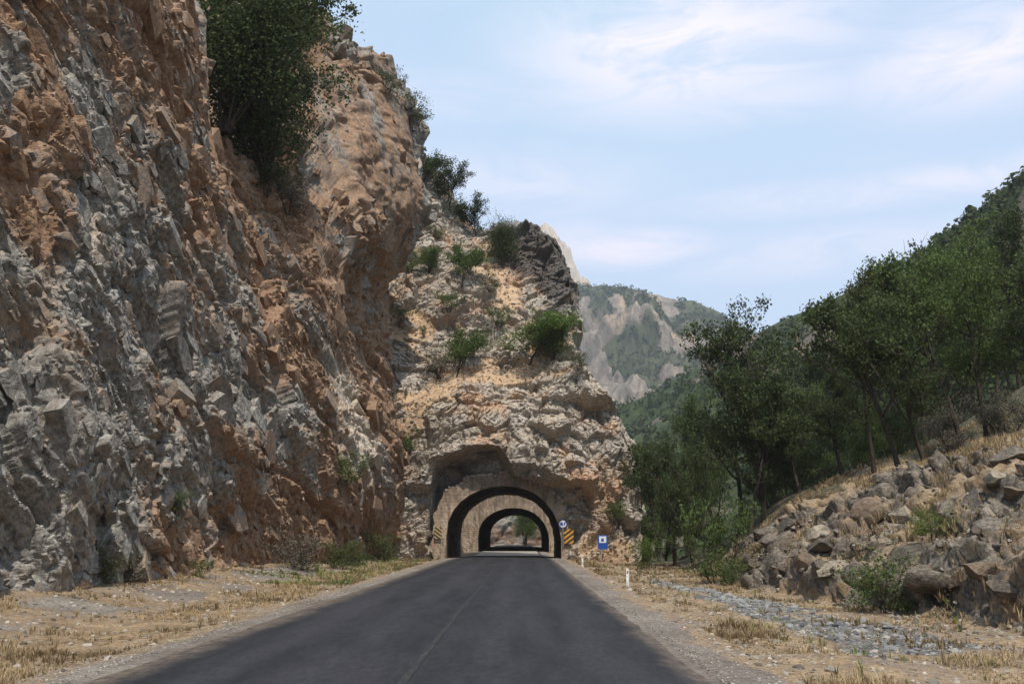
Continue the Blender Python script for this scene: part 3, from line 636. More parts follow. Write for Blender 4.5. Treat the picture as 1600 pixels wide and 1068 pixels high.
# rock never stands in front of the concrete face
nearp = inside(P1[:, 0] + .25 * perlin(P0, 1.1, 150), P1[:, 2] + .25 * perlin(P0, 1.1, 151), ctr + (ao - ctr) * .965); P1[nearp, 1] = np.maximum(P1[nearp, 1], PY + .25)
keep = (~cut) & (ex < 1.6)
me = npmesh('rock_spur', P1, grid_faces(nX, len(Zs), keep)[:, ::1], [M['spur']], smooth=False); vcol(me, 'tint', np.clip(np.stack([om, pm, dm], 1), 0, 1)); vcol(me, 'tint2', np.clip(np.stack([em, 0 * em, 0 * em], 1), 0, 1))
sm_ = (calm(P1, nX, nS, .18) < .6)[grid_faces(nX, nS, keep)].mean(1) > .4; me.polygons.foreach_set('use_smooth', sm_)
tag(link('rock_spur', me), kind='structure')
SPUR = (Xs, Zs, P1.reshape(nX, len(Zs), 3), rk.reshape(nX, len(Zs)))
def spur_pt(px, py):
    """where the ray of a pixel meets the spur: the grid vertex that projects nearest"""
    d = (P1s - CAM); s_ = d[:, 1]; 
    rx_ = ray(px, py); e = (d[:, 0] / s_ - rx_[0]) ** 2 + (d[:, 2] / s_ - rx_[2]) ** 2
    near = e < (2.2 / F) ** 2
    if near.any():
        j = np.where(near)[0]; return P1s[j[np.argmin(s_[j])]]
    return P1s[np.argmin(e)]
P1s = P1[keep]
CLs = CLIFF[2].reshape(-1, 3); CLs = CLs[CLs[:, 1] > 18]
def cliff_pt(px, py):
    d = (CLs - CAM); s_ = d[:, 1]; rx_ = ray(px, py); e = (d[:, 0] / s_ - rx_[0]) ** 2 + (d[:, 2] / s_ - rx_[2]) ** 2
    near = e < (3.0 / F) ** 2
    if near.any():
        j = np.where(near)[0]; return CLs[j[np.argmin(s_[j])]]
    return CLs[np.argmin(e)]

# ---- tunnel portals (things) and what lies between and behind them
def resample(pts, m_):
    pts = np.array(pts, float); s_ = np.concatenate([[0], np.cumsum(np.hypot(*np.diff(pts, axis=0).T))]); t_ = np.linspace(0, s_[-1], m_)
    return np.stack([np.interp(t_, s_, pts[:, 0]), np.interp(t_, s_, pts[:, 1])], 1)
def portal(outer, inner, y0, thick, length, label, zb, rag=.2):
    t0 = empty('tunnel_portal', (0, 0, 0), 0, label, 'tunnel portal', 'concrete tunnel portals on the road')
    m_ = 90; O = resample(outer, m_); I = resample(inner, m_)
    O[[0, -1], 1] = zb; I[[0, -1], 1] = zb
    rs = np.random.RandomState(3)
    rg = np.convolve(rs.randn(m_ + 8), np.ones(3) / 3, 'same')[4:4 + m_] * rag
    cen = np.array([(inner[0][0] + inner[-1][0]) / 2, 1.0]); O2 = O + (O - cen) / np.linalg.norm(O - cen, axis=1)[:, None] * rg[:, None]
    K_ = 7; V = []
    for a in range(m_):
        for j in range(K_):
            p = I[a] + (O2[a] - I[a]) * j / (K_ - 1); V.append((p[0], y0 + .015 * rs.randn() * (0 < j), p[1]))
    V = np.array(V); nf = len(V)
    Vb = V.copy(); Vb[:, 1] = y0 + thick; Vo = np.concatenate([V, Vb])
    f = grid_faces(m_, K_); edge = []
    for a in range(m_ - 1):
        o0 = a * K_ + K_ - 1; o1 = (a + 1) * K_ + K_ - 1; edge.append((o0, o1, o1 + nf, o0 + nf)); i0 = a * K_; i1 = (a + 1) * K_; edge.append((i0, i0 + nf, i1 + nf, i1))
    me = npmesh('portal_wall', Vo, np.concatenate([f, np.array(edge)]), [M['concrete']], smooth=False); link('portal_wall', me, t0)
    # raised collar round the opening
    mb = []; fc = []
    L = np.linspace(y0 + thick * .0 + .02, y0 + length, 60); rs2 = np.random.RandomState(5); V = []
    for i_, yy in enumerate(L):
        for a in range(m_):
            p = I[a]; dd = (p - cen) / (np.linalg.norm(p - cen) + 1e-9); rr = .0 if i_ == 0 else .05 + .10 * rs2.rand(); q = p + dd * rr; V.append((q[0], yy, q[1] if a not in (0, m_ - 1) else zb))
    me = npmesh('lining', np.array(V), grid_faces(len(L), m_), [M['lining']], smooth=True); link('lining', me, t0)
    # broken crust along the top of the portal
    mb = MB(); rr = random.Random(4)
    for a in range(int(m_ * .30), int(m_ * .97)):
        for q_ in range(3):
            p = O2[a]; s_ = rr.uniform(.05, .16); mb.box((p[0] + rr.uniform(-.1, .1), y0 + rr.uniform(-.02, .5), p[1] + rr.uniform(-.03, .12)), (s_ * 1.6, s_, s_ * .7))
    tag(mb.build('crust', M['crust'], t0), kind='stuff')
    return t0, O2, I
M['crust'] = plain('rubble_crust', (.62, .56, .48), (.40, .34, .27), 5, .95)
p1_, O_, I_ = portal(ao, ai, PY, 1.2, 22, 'wide weathered concrete arch of the nearer tunnel at the foot of the spur', -1.2)
ai2 = (ai - ctr) * np.array([1.0, .93]) + ctr + np.array([.42, -.12])
ao2 = (ao - np.array([TX, 0])) * np.array([1.2, 1.25]) + np.array([TX + .3, 0])
p2_, _, _ = portal(ao2, ai2, 136, 1.2, 58, 'second concrete tunnel arch seen inside the opening of the first', -1.2, .03)
p2_['label'] = 'smaller looking concrete arch of the farther tunnel, framed by the nearer opening'
# rock between and round the second tunnel, the lit cut beyond it
def rock_sheet(name, fn, nu, nv, seed, amp_, matl, tint=(.35, .25, .05), earth=0.0, keepf=None):
    U, W = np.meshgrid(np.linspace(0, 1, nu), np.linspace(0, 1, nv), indexing='ij'); Pb, nn = fn(U.ravel(), W.ravel())
    Qb = Pb + .8 * np.stack([fbm(Pb, 3, 2, seed), fbm(Pb, 3, 2, seed + 1), fbm(Pb, 3, 2, seed + 2)], 1)
    hb = amp_ * (fbm(Pb, 7, 2, seed + 3) + .9 * facet(Qb, 2.8, seed + 4) + .4 * facet(Qb, 1.1, seed + 5) + .15 * facet(Qb, .45, seed + 6))
    V = Pb + hb[:, None] * np.array(nn); kp = None if keepf is None else keepf(Pb)
    me = npmesh(name, V, grid_faces(nu, nv, kp), [matl]); nf = fbm(Pb, 3, 4, seed + 8)
    vcol(me, 'tint', np.clip(np.stack([tint[0] + nf * .8, tint[1] + .5 * fbm(Pb, 2, 3, seed + 9), tint[2] + .3 * nf], 1), 0, 1)); vcol(me, 'tint2', np.clip(np.stack([earth + .8 * fbm(Pb, 4, 3, seed + 10), 0 * nf, 0 * nf], 1), 0, 1))
    return tag(link(name, me), kind='structure')
ho2 = ctr + (ao2 - ctr) * .9; ho2[[0, -1], 1] = -9
rock_sheet('rock_wall', lambda u, v: (np.stack([-22 + 36 * u, 137.0 + 0 * u + v * 6, -1.5 + 22 * v], 1), (0, -1, .2)), 130, 90, 200, .5, M['spur'], keepf=lambda Pb: ~inside(Pb[:, 0], Pb[:, 2], ho2))
rock_sheet('rock_cutting', lambda u, v: (np.stack([-7.9 - 3.5 * v, 112.5 + 25 * u, -1.5 + 16 * v], 1), (1, 0, .2)), 90, 70, 220, .35, M['spur'])
rock_sheet('rock_slope', lambda u, v: (np.stack([-34 + 60 * u, 212 + 9 * v + 12 * (1 - u), -3 + 26 * v], 1), (.1, -1, .4)), 150, 110, 240, 1.5, M['cliff'], (.55, -.1, .5), -.3)

V = []  # pale sheet over the road: sunlight between the tunnels painted into its colour
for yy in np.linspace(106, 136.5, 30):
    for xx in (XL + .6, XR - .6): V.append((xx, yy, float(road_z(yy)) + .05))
me = npmesh('painted_sun_band', np.array(V), grid_faces(30, 2)[:, ::-1], [plain('painted_sunlight', (.38, .33, .27), (.26, .22, .18), 1.5)]); tag(link('painted_sun_band', me), kind='structure')

# ---- hills and mountains
def ridge(name, crest, depth, drop, nu, nv, seed, amps, matl, tintf, back=120, pw=1.15, fw=None, frm=.15, facs=0):
    """crest points (px, py, Y); the face comes down towards the camera by `drop` over `depth` metres"""
    c = np.array([at(*p) for p in crest]); s_ = np.concatenate([[0], np.cumsum(np.linalg.norm(np.diff(c, axis=0), axis=1))])
    u = np.linspace(0, s_[-1], nu); C3 = np.stack([np.interp(u, s_, c[:, i]) for i in range(3)], 1)
    v = np.concatenate([np.linspace(-.35, 0, nv // 6, endpoint=False), np.linspace(0, 1, nv - nv // 6)])
    U, W = np.meshgrid(np.arange(nu), v, indexing='ij'); U = U.ravel(); W = W.ravel(); b = C3[U]
    Wp = np.clip(W, 0, None)
    fwd = np.array(fw if fw is not None else (0, -1, 0), float)
    Pb = b + fwd * (W * depth)[:, None]
    Pb[:, 2] = b[:, 2] - np.where(W < 0, -W * drop * 1.2, (Wp ** pw) * drop * np.clip((b[:, 2] + 24) / (c[:, 2].max() + 24), .05, 1))
    L0 = depth; hb = 0
    for sz, am in amps: hb = hb + am * (fbm(Pb, sz, 4, seed + int(sz) % 97) + .35 * np.abs(perlin(Pb, sz * .6, seed + 5)))
    if facs: hb = hb + facs * (18 * facet(Pb, 110, seed + 31, 1, .3) + 9 * facet(Pb, 42, seed + 32, 1, .3) + 4 * facet(Pb, 17, seed + 33, 1, .3))
    fr = frm + (1 - frm) * sstep(W, .0, .12); V = Pb.copy(); V[:, 2] += hb * fr; V[:, 1] -= hb * .5 * fr
    me = npmesh(name, V, grid_faces(nu, len(v)), [matl]); T1, T2 = tintf(V, Pb, W, U / nu); vcol(me, 'tint', np.clip(T1, 0, 1)); vcol(me, 'tint2', np.clip(T2, 0, 1))
    o = tag(link(name, me), kind='structure'); return V, np.clip(T2, 0, 1)[:, 0], nu, len(v)
def t_peak(V, Pb, W, U):
    nf = fbm(Pb, 160, 4, 300); z0 = Pb[:, 2]
    veg = .50 + 1.1 * nf - .9 * sstep(z0, 330, 420) + .1; return np.stack([.35 + nf, .12 + .35 * sstep(z0, 320, 400) + .8 * nf, 0 * nf], 1), np.stack([veg, 0 * nf, 0 * nf], 1)
def t_far(V, Pb, W, U):
    nf = fbm(Pb * np.array([1, 1, .6]), 170, 5, 301); n3 = fbm(Pb * np.array([1, 1, .6]), 60, 3, 303)
    veg = .64 + 1.3 * nf + 1.1 * n3 - .24 * np.exp(-((W - .40) / .14) ** 2) + .25 * (W < .12)
    return np.stack([.30 + 1.0 * fbm(Pb, 90, 3, 302), .2 + nf, 0 * nf], 1), np.stack([veg, 0 * nf, 0 * nf], 1)
peak = ridge('mountain_peak', [(560, 430, 2000), (700, 380, 2000), (800, 350, 2000), (845, 358, 2000), (868, 362, 2000), (885, 378, 2000), (897, 400, 2000), (905, 425, 2000), (925, 440, 2000), (960, 460, 1960), (1100, 520, 1960)], 900, 520, 260, 220, 310, [(220, 50), (70, 34), (25, 17), (11, 7)], M['far'], t_peak, pw=.6, frm=.5, facs=.7)
farm = ridge('mountain', [(700, 460, 1500), (830, 455, 1500), (885, 447, 1500), (930, 450, 1480), (970, 453, 1450), (1000, 460, 1430), (1050, 465, 1400), (1085, 470, 1400), (1115, 480, 1400), (1180, 520, 1400), (1300, 580, 1400)], 800, 420, 300, 200, 320, [(260, 60), (90, 34), (35, 15), (14, 7)], M['far'], t_far, pw=.72, facs=.15)
def t_hill(V, Pb, W, U):
    nf = fbm(Pb, 50, 5, 304); return np.stack([.5 + .8 * nf, .0 + nf * .4, .2 + 0 * nf], 1), np.stack([.68 + 1.2 * nf + .5 * sstep(W, .25, .5), 0 * nf, 0 * nf], 1)
M['hill'] = rock_mat('hill_ground', grey=((.075, .06, .045), (.17, .135, .10)), orange=((.13, .075, .05), (.25, .16, .10)), earth=((.028, .040, .016), (.055, .075, .026)), sc=.08, bstr=.3)
mid = ridge('wooded_hill', [(860, 700, 520), (950, 640, 520), (1040, 600, 500), (1120, 560, 470), (1200, 515, 440), (1240, 492, 430), (1330, 452, 420), (1420, 410, 400), (1520, 340, 380), (1640, 240, 360), (1800, 150, 340)], 300, 150, 260, 130, 330, [(80, 14), (28, 6), (10, 2)], M['hill'], t_hill, pw=.85)
def t_near(V, Pb, W, U):
    a_, b_ = t_hill(V, Pb, W, U); b_[:, 0] += .34; return a_, b_
near = ridge('hillside', [(1290, 560, 230), (1345, 480, 225), (1400, 425, 220), (1450, 390, 215), (1500, 352, 210), (1525, 335, 205), (1560, 300, 200), (1600, 285, 195), (1680, 220, 190), (1900, 120, 180)], 150, 78, 220, 110, 350, [(30, 6), (10, 2.2), (4, .8)], M['hill'], t_near, pw=.9)

# ================================================================== TREES AND PLANTS
def tube(path, radii, sides=6):
    path = np.array(path, float); nn = len(path); V = []; Fq = []
    for i in range(nn):
        d = path[min(i + 1, nn - 1)] - path[max(i - 1, 0)]; d = d / (np.linalg.norm(d) + 1e-9)
        a = np.cross(d, (0, 0, 1) if abs(d[2]) < .9 else (1, 0, 0)); a /= np.linalg.norm(a); b = np.cross(d, a)
        for k_ in range(sides):
            t_ = 2 * math.pi * k_ / sides; V.append(path[i] + radii[i] * (a * math.cos(t_) + b * math.sin(t_)))
    for i in range(nn - 1):
        for k_ in range(sides):
            Fq.append((i * sides + k_, i * sides + (k_ + 1) % sides, (i + 1) * sides + (k_ + 1) % sides, (i + 1) * sides + k_))
    return np.array(V), np.array(Fq)
def leaves(centres, per, spread, size, rs, flat=.8):
    """leaf quads scattered round twig points; a value per leaf for its tone"""
    c = np.repeat(centres, per, 0); N = len(c)
    off = rs.randn(N, 3); off = off / np.linalg.norm(off, axis=1)[:, None] * (rs.rand(N, 1) ** .5) * spread * 1.5 * np.array([1, 1, flat]); c = c + off
    a = rs.randn(N, 3); a /= np.linalg.norm(a, axis=1)[:, None]; b = np.cross(a, rs.randn(N, 3) + np.array([0, 0, .6])); b /= np.linalg.norm(b, axis=1)[:, None] + 1e-9
    s_ = size * rs.uniform(.6, 1.35, N)[:, None]
    q = np.stack([c - a * s_ * .5, c + b * s_ * .32, c + a * s_ * .5 , c - b * s_ * .32], 1)
    q[:, 2] += rs.randn(N, 3) * size * .1
    tone = np.clip(np.repeat(rs.rand(len(centres)), per) * .55 + rs.rand(N) * .45, 0, 1)
    return q.reshape(-1, 3), np.repeat(tone, 4)
def make_tree(seed, h, cr, trunk_frac=.3, nleaf=14000, leaf=.13, lean=0.0, multi=1, tr=.13, spreadf=.34, up=.45, ecc=1.0, levels=3):
    """returns wood (V, F) and crown (V, tone)"""
    rs = np.random.RandomState(seed); Vs = []; Fs = []; off = 0; tips = []
    def add(p, r, sides=6):
        nonlocal off
        v, f = tube(p, r, sides); Vs.append(v); Fs.append(f + off); off += len(v)
    def grow(p0, d0, L, r0, lev):
        nseg = 6 if lev == 0 else 4; p = [np.array(p0)]; d = np.array(d0, float)
        for i in range(nseg):
            d = d + rs.randn(3) * (.10 if lev == 0 else .22) + np.array([0, 0, up * .18 if lev else 0]); d /= np.linalg.norm(d); p.append(p[-1] + d * L / nseg)
        rad = np.linspace(r0, r0 * (.45 if lev == 0 else .3), nseg + 1)
        if lev == 0: rad[0] *= 1.35
        add(p, rad, 8 if lev == 0 else (5 if lev == 1 else 3))
        if lev >= levels: tips.extend(p[1:]); return
        nb = [9, 5, 4, 3][lev]
        for j in range(nb):
            t_ = rs.uniform(trunk_frac if lev == 0 else .25, 1.0) if j else 1.0; ii = t_ * nseg; i0 = min(int(ii), nseg - 1); q = p[i0] + (p[i0 + 1] - p[i0]) * (ii - i0)
            az = rs.rand() * 6.283; out = np.array([math.cos(az), math.sin(az), 0]); e_ = up + rs.uniform(-.25, .45); nd = out + np.array([0, 0, e_]) + d * .35 * (lev > 0); nd /= np.linalg.norm(nd)
            Ln = (cr * rs.uniform(.65, 1.05) if lev == 0 else L * rs.uniform(.42, .65)) * (1 if lev else (1.15 - .5 * abs(t_ - .55)))
            grow(q, nd, Ln, r0 * (.42 if lev == 0 else .5), lev + 1)
        if lev >= 1: tips.extend(p[2:])
    for s_ in range(multi):
        az = rs.rand() * 6.283; k_ = .28 if multi > 1 else 0
        d0 = np.array([math.cos(az) * k_ + lean, math.sin(az) * k_, 1.0]); d0 /= np.linalg.norm(d0)
        grow((math.cos(az) * .12 * (multi > 1), math.sin(az) * .12 * (multi > 1), -.35), d0, h * rs.uniform(.72, .86) + .35, tr * rs.uniform(.8, 1.1), 0)
    tips = np.array(tips); keep_ = tips[:, 2] > h * trunk_frac * .55; tips = tips[keep_]
    ntip = min(len(tips), 420); tips = tips[rs.permutation(len(tips))[:ntip]]
    V, tone = leaves(tips, max(4, nleaf // ntip), spreadf * (cr / 2.6 + .25), leaf, rs)
    k_ = V[:, 2].reshape(-1, 4).min(1) > .15; k4 = np.repeat(k_, 4); V = V[k4]; tone = tone[k4]
    V[:, 0] *= ecc
    return (np.concatenate(Vs), np.concatenate(Fs)), (V, tone)
def crown_mesh(name, V, tone, matl):
    me = npmesh(name, V, np.arange(len(V)).reshape(-1, 4), [matl], smooth=False); a = me.attributes.new('shade', 'FLOAT', 'POINT'); a.data.foreach_set('value', tone.astype(np.float32)); return me
PROTO = {}
def proto(key, **kw):
    (wv_, wf_), (cv_, ct_) = make_tree(**kw); PROTO[key] = (npmesh('trunk_' + key, wv_, wf_, [M['bark']]), crown_mesh('crown_' + key, cv_, ct_, M['leaf_dark']), float(np.percentile(cv_[:, 2], 99.6)) if kw['h'] >= 8 else kw['h'])
proto('oak', seed=11, h=8, cr=2.7, trunk_frac=.42, nleaf=9000, leaf=.15, spreadf=.22)
proto('oak_b', seed=12, h=8, cr=2.3, trunk_frac=.36, nleaf=8500, leaf=.14, spreadf=.22, multi=2, tr=.11)
proto('oak_c', seed=23, h=8, cr=3.1, trunk_frac=.35, nleaf=9000, leaf=.15, lean=.08, spreadf=.21)
proto('feathery', seed=31, h=8, cr=2.4, trunk_frac=.2, nleaf=11000, leaf=.12, up=.8, spreadf=.22)
proto('broad', seed=44, h=5, cr=2.6, trunk_frac=.12, nleaf=12000, leaf=.15, multi=3, tr=.09, levels=2, spreadf=.40)
proto('dense', seed=47, h=4, cr=2.0, trunk_frac=.08, nleaf=17000, leaf=.13, multi=6, tr=.07, levels=2, spreadf=.62, up=.5)
proto('small', seed=51, h=3, cr=1.25, trunk_frac=.35, nleaf=6500, leaf=.11, multi=2, tr=.05, levels=2, spreadf=.34)
proto('bush', seed=61, h=1.6, cr=.85, trunk_frac=.02, nleaf=2600, leaf=.085, multi=4, tr=.025, levels=2, spreadf=.28)
proto('bush_b', seed=62, h=1.3, cr=1.0, trunk_frac=.02, nleaf=2200, leaf=.085, multi=5, tr=.02, levels=2, spreadf=.30, up=.2)
CROWNS = {}
def plant(kind, loc, h, label, cat, leafmat='leaf_dark', rz=None, wide=1.0, group=None, name=None):
    tm, cm_, hp = PROTO[kind]; s_ = h / hp
    nm = name or {'tree': 'oak_tree', 'bush': 'bush', 'shrub': 'bush'}.get(cat, cat.replace(' ', '_'))
    o = empty(nm, tuple(loc), random.uniform(0, 6.28) if rz is None else rz, label, cat, group); o.scale = (s_ * wide, s_ * wide, s_)
    key = (kind, leafmat)
    if key not in CROWNS:
        c_ = cm_.copy(); c_.materials.clear(); c_.materials.append(M[leafmat]); CROWNS[key] = c_
    link('trunk' if cat == 'tree' else 'stem', tm, o); link('crown' if cat == 'tree' else 'foliage', CROWNS[key], o)
    return o
def gz(x_, y_):
    return float(ground_z(np.array([float(x_)]), np.array([float(y_)]))[0])
def gplant(kind, px, Y, h, label, cat, lm, **kw):
    if h > 100:      # a row of the photograph for its top
        h = max(2.0, (at(px, h, Y)[2] - gz((ray(px, 850) * Y)[0], Y)) / 1.04)
        kw['wide'] = kw.get('wide', 1.0) * min(1.0, 8.5 / h) ** .6
    """on the ground, at the column px of the photograph and distance Y"""
    x_ = (ray(px, 850) * Y)[0]; return plant(kind, (x_, Y, gz(x_, Y) - .05), h, label, cat, lm, **kw)
G1 = 'trees growing on the slope right of the road'
# right-hand slope, front to back
gplant('oak', 1418, 47, 425, 'tall dark tree with a straight bare trunk at the top edge of the rocky bank', 'tree', 'leaf_dark', group=G1, rz=1.0)
gplant('oak_b', 1462, 46, 495, 'twin stemmed tree just right of the straight trunk above the boulders', 'tree', 'leaf_dark', group=G1)
gplant('oak_c', 1555, 50, 345, 'broad tree behind the bank at the right edge of the picture', 'tree', 'leaf_mid', group=G1, rz=2.0)
gplant('oak', 1520, 56, 355, 'tall green tree between the twin stemmed tree and the right edge', 'tree', 'leaf_mid', group=G1)
gplant('oak_b', 1620, 46, 400, 'dark tree cut off by the right edge of the picture', 'tree', 'leaf_dark', group=G1)
gplant('feathery', 1375, 58, 412, 'tall yellow green feathery tree whose twigs stand against the sky', 'tree', 'leaf_olive', group=G1, rz=.4)
gplant('oak_c', 1460, 66, 378, 'tallest dark crown rising towards the upper right hillside', 'tree', 'leaf_dark', group=G1, rz=4)
gplant('oak_b', 1325, 64, 560, 'low dense tree left of the feathery tree', 'tree', 'leaf_dark', group=G1)
gplant('oak', 1172, 62, 570, 'dark tree with two close trunks on the earth slope above the young green shrub', 'tree', 'leaf_dark', group=G1, rz=5)
gplant('oak_b', 1195, 64, 570, 'tree with slender forked stems right beside the dark two trunk tree', 'tree', 'leaf_dark', group=G1)
gplant('oak_c', 1160, 72, 460, 'loose crowned tree with open top twigs standing highest left of the hill gap', 'tree', 'leaf_dark', group=G1, rz=3, wide=1.25)
gplant('oak_b', 1205, 70, 478, 'full dark tree tight right of the loose crowned tree', 'tree', 'leaf_dark', group=G1, wide=1.2)
gplant('oak', 1255, 66, 600, 'rounded dark tree in the dip between the loose crowned and feathery trees', 'tree', 'leaf_dark', group=G1)
gplant('oak_c', 1085, 84, 650, 'dense dark tree left of the loose crowned tree, above the valley', 'tree', 'leaf_dark', group=G1, rz=2.6)
gplant('oak_b', 1055, 72, 690, 'slim tree with thin pale stems near the foot of the slope', 'tree', 'leaf_dark', group=G1)
gplant('oak', 1030, 86, 665, 'dark tree nearest to the right end of the tunnel rock', 'tree', 'leaf_dark', group=G1)
gplant('oak_b', 1085, 66, 740, 'small dark tree with several thin stems beside the young green shrub', 'tree', 'leaf_dark', group=G1)
gplant('broad', 1200, 72, 2.4, 'mid green shrub under the dark two trunk tree', 'bush', 'leaf_mid', group='shrubs at the foot of the right slope')
gplant('broad', 1250, 70, 3.2, 'dark shrub filling the gap under the rounded dark tree', 'bush', 'leaf_dark', group='shrubs at the foot of the right slope')
gplant('broad', 1350, 68, 3.2, 'bright green undergrowth shrub below the feathery tree', 'bush', 'leaf_mid', group='shrubs at the foot of the right slope')
gplant('broad', 1500, 56, 2.6, 'grey brown dry shrub behind the boulders under the tall green tree', 'bush', 'leaf_grey', group='shrubs at the foot of the right slope')
gplant('broad', 1585, 50, 2.4, 'brownish shrub at the right edge above the boulders', 'bush', 'leaf_grey', group='shrubs at the foot of the right slope')
gplant('broad', 1400, 70, 3.2, 'dark shrub right behind the straight bare trunk', 'bush', 'leaf_dark', group='shrubs at the foot of the right slope')
gplant('bush', 1120, 47, 3.6, 'young bright green shrub leaning out beside the left end of the rocky bank', 'bush', 'leaf_mid', rz=1, wide=.62)
gplant('bush_b', 1138, 45, 1.1, 'low leafy shrub in front of the young bright green shrub', 'bush', 'leaf_mid')
gplant('bush', 1010, 66, 2.0, 'bright yellow green bush in the sun right of the tunnel rock', 'bush', 'leaf_bright', wide=.7)
gplant('broad', 1003, 88, 3.4, 'light green shrub tight against the right flank of the tunnel rock', 'bush', 'leaf_bright', wide=.7)
o = gplant('bush_b', 1385, 29.5, 1.5, 'fresh green bush growing out of the boulders low on the bank', 'bush', 'leaf_mid')
gplant('bush_b', 1455, 31, .8, 'small yellow green bush at the foot of the bank right of the fresh green one', 'bush', 'leaf_bright')
# further trees that make up the wood behind, individually placed
rr = random.Random(21); kk = 0
WOOD = 'dark trees of the wood behind the front row on the right'
for (px, Y, h) in [(1075, 95, 690), (1130, 100, 600), (1215, 92, 565), (1260, 104, 590), (1300, 88, 585), (1345, 92, 520), (1390, 84, 475), (1430, 92, 430), (1480, 96, 400), (1510, 82, 380), (1545, 96, 368), (1580, 80, 345), (1620, 72, 325), (1650, 84, 320), (1040, 108, 705), (1010, 120, 735), (1350, 130, 520), (1440, 124, 440), (1600, 112, 375)]:
    kd = rr.choice(['oak', 'oak_b', 'oak_c', 'feathery']); lm = rr.choice(['leaf_dark', 'leaf_dark', 'leaf_mid'])
    zn = 'near the right end of the tunnel rock' if px < 1090 else 'behind the dark two trunk tree' if px < 1200 else 'behind the dip in the front row' if px < 1320 else 'behind the feathery tree' if px < 1420 else 'above the straight bare trunk' if px < 1510 else 'at the right edge of the picture'
    gplant(kd, px, Y, h, '%s %s tree in the %s wood %s' % ({'oak': 'rounded', 'oak_b': 'twin stemmed', 'oak_c': 'spreading', 'feathery': 'upright'}[kd], 'dark' if lm == 'leaf_dark' else 'green', 'nearer' if Y < 92 else 'deeper' if Y < 112 else 'farthest', zn), 'tree', lm, group=WOOD, wide=1.2)
# plants on the spur
def splant(kind, px, py, h, label, cat, lm, surf=spur_pt, sink=.12, **kw):
    p = surf(px, py); return plant(kind, (p[0], p[1] - .55, p[2] - sink), h, label, cat, lm, **kw)
splant('small', 712, 580, 4.2, 'small tree with a forked stem on the dry grass ledge above the tunnel', 'tree', 'leaf_mid')
splant('small', 823, 563, 4.3, 'bright green tree on a thin stem on the ledge, left of the dense round bush', 'tree', 'leaf_bright', wide=1.5)
splant('dense', 862, 558, 3.5, 'dense round dark green bush on the right end of the ledge above the tunnel', 'bush', 'leaf_mid', wide=.85)
splant('bush', 782, 508, 1.7, 'small bush above and left of the bright green tree', 'bush', 'leaf_mid')
splant('bush_b', 688, 582, 1.9, 'grey leafless bush left of the forked tree', 'bush', 'leaf_grey')
splant('bush', 700, 482, 1.7, 'small green bush among the grey blocks in the middle of the spur', 'bush', 'leaf_mid')
splant('small', 722, 440, 4.2, 'slim light green tree rising over the grey blocks of the spur', 'tree', 'leaf_mid')
splant('dense', 672, 425, 2.2, 'spreading green bush left of the slim light green tree', 'bush', 'leaf_mid', wide=.9)
splant('bush_b', 640, 425, 2.0, 'pale green bush against the edge of the leaning slab', 'bush', 'leaf_bright')
splant('dense', 786, 412, 4.2, 'large dark bush at the foot of the dark crag', 'bush', 'leaf_dark', wide=.7)
splant('small', 748, 362, 4.0, 'dark tree on the skyline just left of the crag', 'tree', 'leaf_dark', sink=.5, wide=1.1)
splant('small', 704, 318, 4.6, 'open crowned tree on the skyline between the slab and the crag', 'tree', 'leaf_dark', sink=.5)
splant('small', 657, 288, 4.0, 'dark tree on the skyline tight behind the slab', 'tree', 'leaf_dark', sink=.3, wide=1.2)
splant('bush', 683, 372, 1.5, 'tiny bush on the steep grey face below the skyline trees', 'bush', 'leaf_olive')
splant('bush_b', 630, 500, 1.2, 'low bush under the overhang beside the orange cliff', 'bush', 'leaf_olive')
splant('bush_b', 765, 452, 1.3, 'low bush on the orange earth patch below the crag', 'bush', 'leaf_olive')
splant('bush', 757, 528, .9, 'little bush on the rocks right of the forked tree', 'bush', 'leaf_olive')
splant('bush', 634, 704, 2.0, 'green tuft of bush on the rock left above the tunnel arch', 'bush', 'leaf_mid')
splant('bush_b', 960, 812, 1.5, 'bush clinging to the rock right of the tunnel above the blue sign', 'bush', 'leaf_mid')
splant('bush_b', 905, 572, 1.2, 'dark bush at the rounded shoulder of the spur', 'bush', 'leaf_olive')
splant('bush', 662, 522, .8, 'yellow green tuft on the upper dirt ledge', 'bush', 'leaf_olive')
# plants on the left cliff
T = 'trees crowding the notch at the top of the cliff'
for kind, px, py, X, h, lb, lm, wd in [('oak_c', 418, 240, -16.2, 11, 'lowest dark tree hanging over the orange cliff edge', 'leaf_dark', 1.0), ('oak', 375, 190, -17.2, 11, 'dark tree on the left side of the cliff top clump', 'leaf_dark', 1.15),
                           ('dense', 412, 262, -15.9, 7, 'bushy lower crown filling the notch under the clump', 'leaf_dark', 1.0), ('oak_b', 445, 150, -17.6, 10, 'tree with a lighter green side towards the slab', 'leaf_mid', 1.1), ('oak', 340, 90, -18.5, 10, 'uppermost tree of the clump, cut by the top of the picture', 'leaf_mid', 1.2), ('feathery', 462, 85, -16.6, 7.0, 'tree reaching out against the sky above the slab', 'leaf_mid', 1.0),
                           ('dense', 352, 180, -16.8, 7, 'dense dark crown tucked against the orange cliff shoulder', 'leaf_dark', 1.0)]:
    p = atx(px, py, X); plant(kind, (p[0], p[1], p[2] - .4), h, lb, 'tree', lm, wide=wd, group=T)
splant('bush_b', 645, 195, 2.2, 'dark bush on the edge of the leaning slab', 'bush', 'leaf_dark', surf=cliff_pt)
splant('bush', 610, 140, 1.8, 'small bush on top of the leaning slab', 'bush', 'leaf_dark', surf=cliff_pt)
splant('bush', 288, 797, .7, 'small green bush in a crack halfway along the cliff foot', 'bush', 'leaf_mid', surf=cliff_pt)
